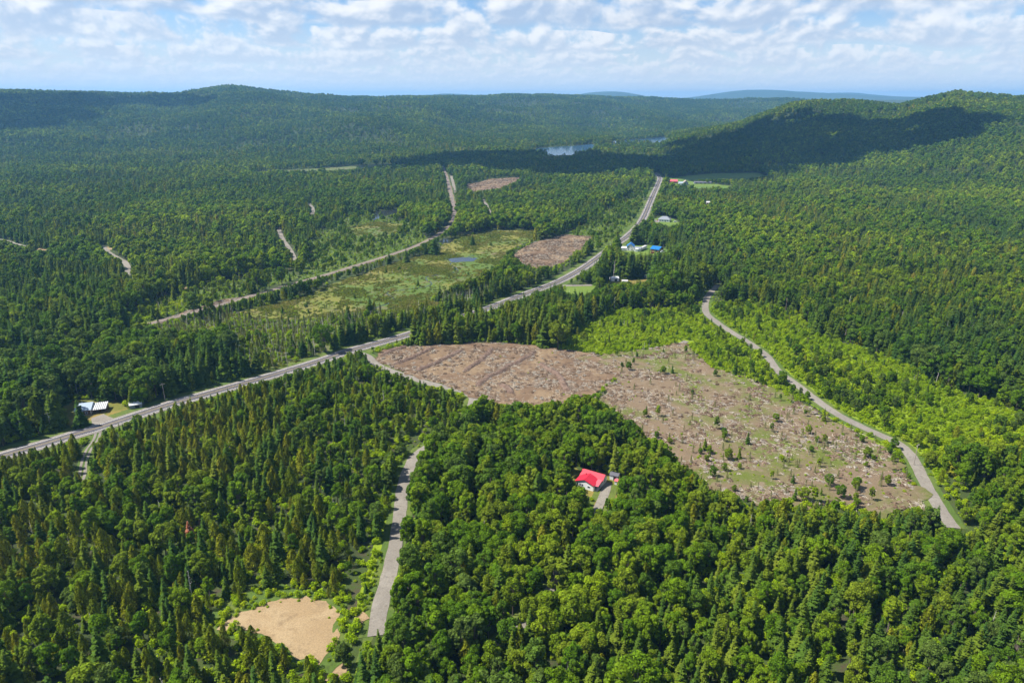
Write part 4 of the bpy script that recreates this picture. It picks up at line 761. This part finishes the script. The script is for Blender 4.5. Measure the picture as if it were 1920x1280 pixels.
def gable(root, L, W, h, rise, wm, rm, ov=.4, x0=0.0, y0=0.0, axis='x', ridge=0.0, fnd=True, tw=.12):
    """gabled block centred on x0, y0 with its ridge along axis"""
    r = ridge; prof = [(-W / 2, 0), (W / 2, 0), (W / 2, h), (r, h + rise), (-W / 2, h)]
    sh = (lambda pr: [(p[0] + (y0 if axis == 'x' else x0), p[1]) for p in pr]); c = x0 if axis == 'x' else y0
    PB().prism(sh(prof), c - L / 2, c + L / 2, axis).build('wall', wm, root)
    roof = PB()
    for s in (-1, 1):
        run = W / 2 - s * r; sl = rise / run; e = s * (W / 2 + ov); ze = h - sl * ov
        P = (lambda a, u, z: (a, u + y0, z)) if axis == 'x' else (lambda a, u, z: (u + x0, a, z)); a0, a1 = c - L / 2 - ov, c + L / 2 + ov
        A = [P(a0, r, h + rise + .02), P(a1, r, h + rise + .02), P(a1, e, ze + .02), P(a0, e, ze + .02)]
        n = np.cross(np.array(A[1]) - A[0], np.array(A[3]) - A[0])
        roof.slab(*(A if n[2] > 0 else A[::-1]), tw)
    ro = roof.build('roof', rm, root)
    return ro
# red-roofed house in the wood
def red_house():
    a, b, c = (np.array(PT[k]) for k in ('red_a', 'red_b', 'red_c')); rz = math.radians(-31); ex = np.array([math.cos(rz), math.sin(rz)]); ey = np.array([-ex[1], ex[0]])
    o = b - ex * 3.6 + ey * 4.3; R = thing('red_roof_house', 'white cottage with a bright red metal roof in the leafy wood', 'house', o[0], o[1], rz)
    PB().box(-4.6, 5.1, .2, 5.4, -.3, .25).build('foundation', M['concrete'], R)
    ro = gable(R, 9.6, 5.0, 2.7, 1.75, M['white'], M['red_metal'], .42, .2, 2.9)
    PB().cyl((-.6, 3.4, 3.6), (-.6, 3.4, 5.2), .16, .16).build('chimney', M['dark'], ro)
    rw = gable(R, 5.2, 7.7, 2.7, 1.55, M['white'], M['red_metal'], .42, -.55, -1.9, 'y')
    PB().cyl((-2.0, .2, 3.3), (-2.0, .2, 4.5), .14, .14).build('chimney', M['dark'], rw)
    p = PB(); p.slab((3.25, -4.2, 2.25), (5.2, -3.6, 2.2), (5.2, .4, 3.1), (3.25, .4, 3.1), .10); pr = p.build('porch_roof', M['pale_red'], R)
    for x, y in ((5.0, -3.4), (5.0, -.9), (3.7, -4.0)): PB().cyl((x, y, 0), (x, y, 2.25), .07, .07).build('porch_post', M['white'], R)
    PB().box(3.35, 5.1, -3.9, .3, .05, .22).build('porch_floor', M['concrete'], R)
    for u in (-3.6, -2.5, -1.5): window(R, 'y', u, .75, .85, 1.35, -4.502)
    window(R, 'y', 1.4, .9, 1.2, 1.0, -4.502); window(R, 'x', 2.9, 1.0, .9, 1.1, 5.002); window(R, 'x', -2.0, .15, .9, 1.95, 3.302, True); window(R, 'x', 2.6, .9, 1.0, 1.1, -4.602)
    for sx in (-4.9, 3.7): PB().box(sx - .06, sx + .06, -4.6, -4.5, .3, 2.6).build('downpipe', M['white'], R)
red_house()
def small_shed(name, label, x, y, rz, L, W, h, rise, wm, rm, door=True, cat='shed'):
    R = thing(name, label, cat, x, y, rz); gable(R, L, W, h, rise, wm, rm, .22)
    if door: window(R, 'y', L * .12, .05, L * .36, h * .82, -W / 2 - .002, True)
    window(R, 'x', 0.0, h * .4, .7, .7, -L / 2 - .002)
    return R
small_shed('garden_shed', 'small white shed with a dark roof and open doorway beside the red-roofed house', PT['shed1'][0] + .6, PT['shed1'][1] + .8, math.radians(-24), 3.6, 2.8, 2.2, .45, M['white'], M['charcoal'])
small_shed('garden_shed', 'tiny white shed with a reddish roof in front of the dark-roofed shed', PT['shed2'][0] + .7, PT['shed2'][1] - .9, math.radians(-24), 2.0, 1.8, 1.7, .35, M['white'], M['pale_red'], False)
# house beside the highway
def highway_house():
    a, c = np.array(PT['lh_a']), np.array(PT['lh_c']); rz = math.radians(19); ex = np.array([math.cos(rz), math.sin(rz)]); ey = np.array([-ex[1], ex[0]]); o = a + ex * 3.5 + ey * 4.2
    R = thing('highway_house', 'white house with pale blue-grey metal roof and brown front beside the highway', 'house', o[0], o[1], rz)
    PB().box(-3.5, 3.5, -4.2, 4.2, -.3, .2).build('foundation', M['concrete'], R)
    gable(R, 7.0, 8.4, 2.7, 1.5, M['white'], M['pale_metal'], .35, ridge=2.3)
    PB().box(-3.4, 3.4, -4.26, -4.205, .2, 2.5).build('brown_front', M['brown'], R)
    window(R, 'y', -1.8, .9, 1.3, 1.1, -4.262); window(R, 'y', 1.6, .9, 1.1, 1.1, -4.262); window(R, 'y', .2, .2, .9, 2.0, -4.262, True); window(R, 'x', -1.2, 1.0, 1.0, 1.1, -3.502)
    x0, x1, y0, y1 = 3.62, 10.2, -3.9, 3.1; cp = PB().box(x0, x1, y1 - .15, y1, 0, 2.9).box(x1 - .15, x1, y0 + 2.2, y1 - .16, 0, 2.55).build('carport_wall', M['brown'], R)
    PB().box(x0, x1, y0 + .1, y0 + .25, 1.9, 2.2).build('carport_beam', M['brown'], R)
    for q in range(4): PB().box(x0 + .1 + q * 2.1, x0 + .24 + q * 2.1, y0 + .1, y0 + .24, 0, 1.9).build('carport_post', M['brown'], R)
    n = 8; w = (x1 + .3 - x0) / n
    for q in range(n):
        p = x0 + q * w; PB().slab((p + .05, y0 - .3, 2.25), (p + w - .30, y0 - .3, 2.25), (p + w - .30, y1 + .2, 3.15), (p + .05, y1 + .2, 3.15), .12).build('roof_panel', M['white_metal'], R)
    PB().slab((x0, y0 - .25, 2.2), (x1 + .3, y0 - .25, 2.2), (x1 + .3, y1 + .15, 3.08), (x0, y1 + .15, 3.08), .05).build('roof_deck', M['charcoal'], R)
    PB().box(2.9, 3.6, 1.5, 4.6, 2.6, 3.35).build('link_roof', M['white_metal'], R)
    PB().cyl((-1.2, 2.6, 3.9), (-1.2, 2.6, 5.2), .18, .18).build('chimney', M['grey_roof'], R)
highway_house()
small_shed('roadside_shed', 'weathered shed with a pale metal roof at the wood edge right of highway house', PT['lshed'][0], PT['lshed'][1] + 1.5, math.radians(24), 5.6, 4.2, 2.1, 1.1, M['grey_roof'], M['white_metal'])
# vehicles
def car(label, x, y, rz, pm, tall=0.0, cat='car', name='parked_car'):
    R = thing(name, label, cat, x, y, rz); L = 4.5
    PB().prism([(-L / 2, .35), (L / 2, .35), (L / 2, .75), (L / 2 - .9, .95 + tall * .2), (-L / 2 + .1, 1.0 + tall * .3), (-L / 2, .8)], -.88, .88, 'y').build('body', pm, R)
    PB().prism([(-L / 2 + .35, .98 + tall * .25), (1.05, .93 + tall * .2), (.45, 1.45 + tall), (-L / 2 + .75, 1.48 + tall)], -.78, .78, 'y').build('cabin', M['glass'], R)
    PB().box(-L / 2 + .8, .4, -.74, .74, 1.46 + tall, 1.53 + tall).build('roof', pm, R)
    for sx in (-1.35, 1.4):
        for sy in (-.82, .82):
            w = PB().cyl((sx, sy - .12, .33), (sx, sy + .12, .33), .33, .33, 12).build('wheel', M['tyre'], R); PB().cyl((sx, sy * 1.16 - .02, .33), (sx, sy * 1.16 + .02, .33), .19, .02, 8).build('rim', M['rim'], w)
    for sy in (-.6, .6): PB().box(L / 2 - .05, L / 2 + .03, sy - .18, sy + .18, .62, .76).build('headlight', M['lamp'], R)
    return R
# farm with blue roofs
def blue_farm():
    x, y = PT['blue_a']; R = thing('blue_roof_house', 'white farmhouse with a blue gable roof and grey side wing', 'house', x + 3, y + 5, math.radians(-14))
    gable(R, 10, 7.5, 4.6, 3.0, M['white'], M['blue_roof'], .4, 0, 1.5, 'y'); gable(R, 7.5, 7.0, 3.0, 1.3, M['white'], M['grey_roof'], .35, 7.6, -1.0)
    PB().box(6.0, 8.5, -6.6, -4.6, .1, 2.6).build('entry_wall', M['white'], R); PB().slab((5.7, -6.9, 2.6), (8.8, -6.9, 2.6), (8.8, -4.4, 3.2), (5.7, -4.4, 3.2), .1).build('entry_roof', M['white_metal'], R)
    PB().box(-9.8, -4.0, -3.2, 3.0, .1, 2.4).build('annex_wall', M['white'], R); PB().slab((-10.1, -3.5, 2.42), (-3.9, -3.5, 2.42), (-3.9, 3.2, 3.1), (-10.1, 3.2, 3.1), .1).build('annex_roof', M['white_metal'], R)
    for u, z in ((-1.6, 3.2), (1.6, 3.2), (-1.7, .9), (1.7, .9)): window(R, 'y', u, z, 1.1, 1.3, -3.502)
    x, y = PT['trailer']; T = thing('box_trailer', 'long pale grey box trailer between the two blue-roofed buildings', 'trailer', x, y, math.radians(58)); PB().box(-6, 6, -1.3, 1.3, 1.0, 3.6).build('box', M['white_metal'], T); PB().box(-6.05, 6.05, -1.33, 1.33, 3.6, 3.68).build('roof', M['concrete'], T)
    for sx in (-4.6, -3.5):
        for sy in (-1.0, 1.0): w = PB().cyl((sx, sy - .15, .5), (sx, sy + .15, .5), .5, .5, 12).build('wheel', M['tyre'], T); PB().cyl((sx, sy * 1.16 - .02, .5), (sx, sy * 1.16 + .02, .5), .25, .05).build('rim', M['rim'], w)
    PB().box(4.2, 4.4, -1.0, 1.0, 0, 1.0).build('landing_leg', M['steel'], T); PB().box(-5.0, 5.5, -.5, .5, .8, 1.0).build('chassis', M['steel'], T)
    x, y = PT['barn_a']; B = thing('blue_roof_barn', 'low barn with a broad blue metal roof right of the box trailer', 'barn', x + 4, y + 4, math.radians(-38)); gable(B, 9.5, 11, 2.7, 2.3, M['brown'], M['blue_roof'], .5); window(B, 'y', 1.5, .05, 3.0, 2.3, -5.502, True); window(B, 'x', 0, 1, 1.2, 1, -4.752)
    car('dark red car parked in front of the blue-roofed barn', PT['redcar'][0] + .5, PT['redcar'][1], math.radians(15), M['red_paint']); car('white van parked at the right end of the blue-roofed barn', PT['whitecar'][0] + 2, PT['whitecar'][1] - 1, math.radians(20), M['white_paint'], .45, 'van', 'parked_van')
blue_farm()
def hip_house():
    x, y = PT['white_h']; R = thing('grey_roof_bungalow', 'white bungalow with a grey hipped roof beside the far highway', 'house', x + 1, y + 5, math.radians(-20)); L, W, h, e, k = 15.0, 11.0, 3.0, .6, 3.6
    PB().box(-L / 2, L / 2, -W / 2, W / 2, 0, h).build('wall', M['white'], R); a, b = L / 2 + e, W / 2 + e; r = a - b + 1
    PB().add([(-a, -b, h), (a, -b, h), (a, b, h), (-a, b, h), (-r, 0, h + k), (r, 0, h + k)], [(0, 1, 5, 4), (1, 2, 5), (2, 3, 4, 5), (3, 0, 4), (3, 2, 1, 0)]).build('roof', M['grey_roof'], R)
    for u in (-5, -1.8, 4.5): window(R, 'y', u, 1, 1.5, 1.2, -W / 2 - .002)
    window(R, 'y', 1.6, .1, 1.1, 2.1, -W / 2 - .002, True); window(R, 'x', 0, .1, 3.2, 2.3, -L / 2 - .002, True)
    P = np.array([PT['white_h']]) + np.array([[-22, 2], [-9, -6], [-5, 3], [-9, 13], [-20, 12]]); V = np.column_stack([P, hm(P[:, 0], P[:, 1]) + .3]); me = bpy.data.meshes.new('driveway'); me.from_pydata([tuple(v) for v in V], [], [(0, 1, 2, 3, 4)]); me.materials.append(M['shoulder']); tag(put('driveway', me), kind='structure')
    car('white car on the pale driveway left of the grey-roofed bungalow', PT['wcar'][0] + 2, PT['wcar'][1], math.radians(10), M['white_paint']); car('dark red car near the wall of the grey-roofed bungalow', PT['wcar'][0] + 9, PT['wcar'][1] + 4, math.radians(80), M['red_paint'])
    car('white van on the grass right of the grey-roofed bungalow', PT['boat'][0] + 1, PT['boat'][1], math.radians(-5), M['white_paint'], .5, 'van', 'parked_van')
hip_house()
def far_buildings():
    x, y = PT['red_far']; R = thing('red_barn', 'red boarded barn with a pinkish roof at the edge of the far hay field', 'barn', x, y + 4, math.radians(-6)); gable(R, 17, 10, 4.0, 3.0, M['pink_brick'], M['pale_red'], .5); window(R, 'y', -3, .1, 3.2, 3.0, -5.002, True)
    for u in (1.5, 5): window(R, 'y', u, 1.2, 1.4, 1.4, -5.002)
    x, y = PT['grey_far']; R = thing('grey_gabled_house', 'grey two-gabled farmhouse right of the far red barn', 'house', x, y + 4, math.radians(-8)); gable(R, 14, 9, 4.6, 3.6, M['grey_roof'], M['pole'], .5, 0, 0, 'y'); gable(R, 9, 7, 3.2, 2.4, M['white'], M['pale_metal'], .4, -8.4, -1)
    for u in (-2.6, 0, 2.6): window(R, 'y', u, 1.2, 1.3, 1.5, -7.002)
    x, y = PT['barn_far']; R = thing('long_low_shed', 'long low dark shed in the lit strip of the far hay field', 'shed', x, y + 4, math.radians(-3)); gable(R, 32, 9, 2.6, 1.8, M['grey_roof'], M['charcoal'], .4)
    for u in (-12, -4, 4, 12): window(R, 'y', u, .3, 3.4, 2.0, -4.502, True)
    small_shed('cabin', 'small white cabin under tall spruces left of the gable-roofed hut', PT['cabin_1'][0], PT['cabin_1'][1] + 2, math.radians(10), 7, 5, 2.4, 1.2, M['white'], M['white_metal'], cat='cabin')
    small_shed('cabin', 'pale gable-roofed hut at the right end of the strip below the spruces', PT['cabin_2'][0], PT['cabin_2'][1] + 2, math.radians(40), 6, 5, 2.3, 1.6, M['grey_roof'], M['white_metal'], cat='cabin')
    small_shed('cabin', 'low white hut between the small cabin and the gable-roofed hut', PT['cabin_3'][0], PT['cabin_3'][1] + 2, math.radians(-5), 5, 3, 1.8, .7, M['white'], M['concrete'], False, cat='cabin')
    small_shed('cabin', 'white cabin in a sandy clearing right of the far highway', PT['spot'][0], PT['spot'][1] + 3, math.radians(-15), 9, 6, 2.6, 1.5, M['white'], M['white_metal'], cat='cabin')
    for q, lab in (('x1', 'left of two small pale huts behind the grey-roofed bungalow'), ('x2', 'right of two small pale huts behind the grey-roofed bungalow')): small_shed('hut', lab, PT[q][0], PT[q][1], .3, 5, 4, 2.3, 1.0, M['white'], M['concrete'], False, 'hut')
far_buildings()
# utility poles
def pole(q, label, h=11.0, rz=.6, lamp=False):
    x, y = PT[q]; R = thing('utility_pole', label, 'pole', x, y, rz, 'utility poles along the roads'); PB().cyl((0, 0, -.2), (0, 0, h), .17, .11, 8).build('shaft', M['pole'], R)
    ca = PB().box(-1.2, 1.2, -.13, .0, h - 1.0, h - .86).build('crossarm', M['pole'], R)
    for u in (-1.05, -.4, .4, 1.05): PB().cyl((u, -.06, h - .86), (u, -.06, h - .62), .05, .03, 6).build('insulator', M['lamp'], ca)
    if lamp: PB().cyl((.28, -.1, h - 3.2), (.28, -.1, h - 2.2), .26, .26, 10).build('transformer', M['white_metal'], R)
for q, lab, lp in (('pole_l', 'utility pole with a pale transformer left of the highway house', True), ('pole_6', 'utility pole beside the highway right of the roadside shed', False), ('pole_3', 'utility pole on the far verge of highway facing the bog', False), ('pole_2', 'utility pole on the far highway verge before the spruce stand', False),
                   ('pole_4', 'utility pole where the highway passes the wet meadow and tall spruces', False), ('pole_b', 'utility pole at the bend of the right-hand gravel road', False), ('pole_5', 'utility pole behind the small white shed of the red-roofed house', False)): pole(q, lab, 10.5, .6, lp)
# trees that stand out
def special():
    def s(kind, q, sc, sx, label, v=0, dx=0, dy=0): x, y = PT[q]; return single(kind, v, x + dx, y + dy, float(hm(x, y)), sc, 1.0, label, None, sx)
    s('spruce', 'tree_lh', .98, 1.35, 'lone bluish spruce in front of the highway house', 2)
    s('spruce', 'bigpine_l', 1.3, 2.3, 'broad dark pine left of the highway house lawn', 5); s('spruce', 'bigpine_b', 1.15, 1.9, 'broad brownish pine behind the carport of the highway house', 4, 3, 3)
    s('spruce', 'pine_b1', 1.7, 2.9, 'tall broad dark pine behind the blue-roofed farmhouse', 5); s('spruce', 'pine_b2', 1.5, 2.3, 'dark pine at the highway left of the blue-roofed farmhouse', 4, -8, 6)
    s('spruce', 'm1', 1.35, 2.4, 'stout dark conifer in the wet meadow nearest the railway curve', 3); s('spruce', 'm2', .9, 1.4, 'single small conifer in the meadow left of the stream', 1); s('spruce', 'm3', .95, 1.5, 'middle one of three lone conifers beside the straight railway', 2); s('spruce', 'm4', .95, 1.4, 'lone conifer in the middle of the wet meadow', 3)
    s('spruce', 'bigpine_r', 1.15, 2.0, 'broad layered pine standing above the regrowth at right', 5)
    t = s('spruce', 'red_tree', .55, .75, 'small rust-red dead conifer among the cedars at lower left', 1)
    me = t.children[0].data.copy(); me.materials[0] = M['rust']; t.children[0].data = me
    t = s('broadleaf', 'glow', .95, .85, 'yellow-green tree, brightest in the wood left of the red-roofed house', 3); me = t.children[0].data.copy(); me.materials[0] = M['bright']; t.children[0].data = me
M['bright'] = leaf_mat('yellow_leaves', [(0, (.22, .31, .015)), (1, (.26, .34, .02))])
special()

# ---- clouds overhead whose shade lies on the hills ---------------------------------------
def puff_ball(sub=2):
    bm = bmesh.new(); bmesh.ops.create_icosphere(bm, subdivisions=sub, radius=1); V = np.array([v.co for v in bm.verts]); Fq = np.array([[v.index for v in f.verts] for f in bm.faces]); bm.free(); return V, Fq
M['cloud'] = plain('cloud_white', (.86, .87, .88), 1.0, .02, .01)
def cloud(key, alt, seed):
    r = np.random.default_rng(seed); P = POLY[key]; s = 75.0
    X, Y = np.meshgrid(np.arange(P[:, 0].min(), P[:, 0].max(), s), np.arange(P[:, 1].min(), P[:, 1].max(), s)); X = X.ravel() + (r.random(X.size) - .5) * s; Y = Y.ravel() + (r.random(Y.size) - .5) * s
    k = inside(P, X, Y); X = X[k]; Y = Y[k]; Z = hm(X, Y); bv, bf = puff_ball(); VV = []; FF = []; n = 0
    for x, y, z in zip(X, Y, Z):
        t = (alt + 130 * r.random() ** 2 - z) / SUN.z; c = np.array([x, y, z]) + np.array(SUN) * t; rad = 52 + 30 * r.random()
        v = bv * rad * np.array([1, 1, .8]); v = v * (1 + .22 * (fbm(bv[:, 0] * 2.2 + x, bv[:, 1] * 2.2 + bv[:, 2] * 1.7 + y, 5) - .5))[:, None]; VV.append(v + c); FF.append(bf + n); n += len(bv)
    if n: tag(put('cloud', mesh_np('cloud', np.concatenate(VV), np.concatenate(FF), [M['cloud']], smooth_=True)), kind='structure')
cloud('shade_1', 1150, 1); cloud('shade_2', 1200, 2); cloud('shade_3', 1500, 3)

# ---- summer haze ------------------------------------------------------------------------------
def haze():
    a = 21500.; z0, z1 = -1.5, 385.
    V = [(-a, -a, z0), (a, -a, z0), (a, a, z0), (-a, a, z0), (-a, -a, z1), (a, -a, z1), (a, a, z1), (-a, a, z1)]
    Fq = [(3, 2, 1, 0), (4, 5, 6, 7), (0, 1, 5, 4), (1, 2, 6, 5), (2, 3, 7, 6), (3, 0, 4, 7)]
    m = bpy.data.materials.new('haze_air'); m.use_nodes = True; t = NT(m.node_tree); t.n.clear()
    v = t.node('ShaderNodeVolumePrincipled', {'Color': (.24, .58, 1.0, 1), 'Density': .000074, 'Anisotropy': .15}); o = t.node('ShaderNodeOutputMaterial'); t.l.new(v.outputs[0], o.inputs['Volume'])
    m.cycles.homogeneous_volume = True
    tag(put('haze', mesh_np('haze', V, Fq, [m])), kind='stuff')
haze()
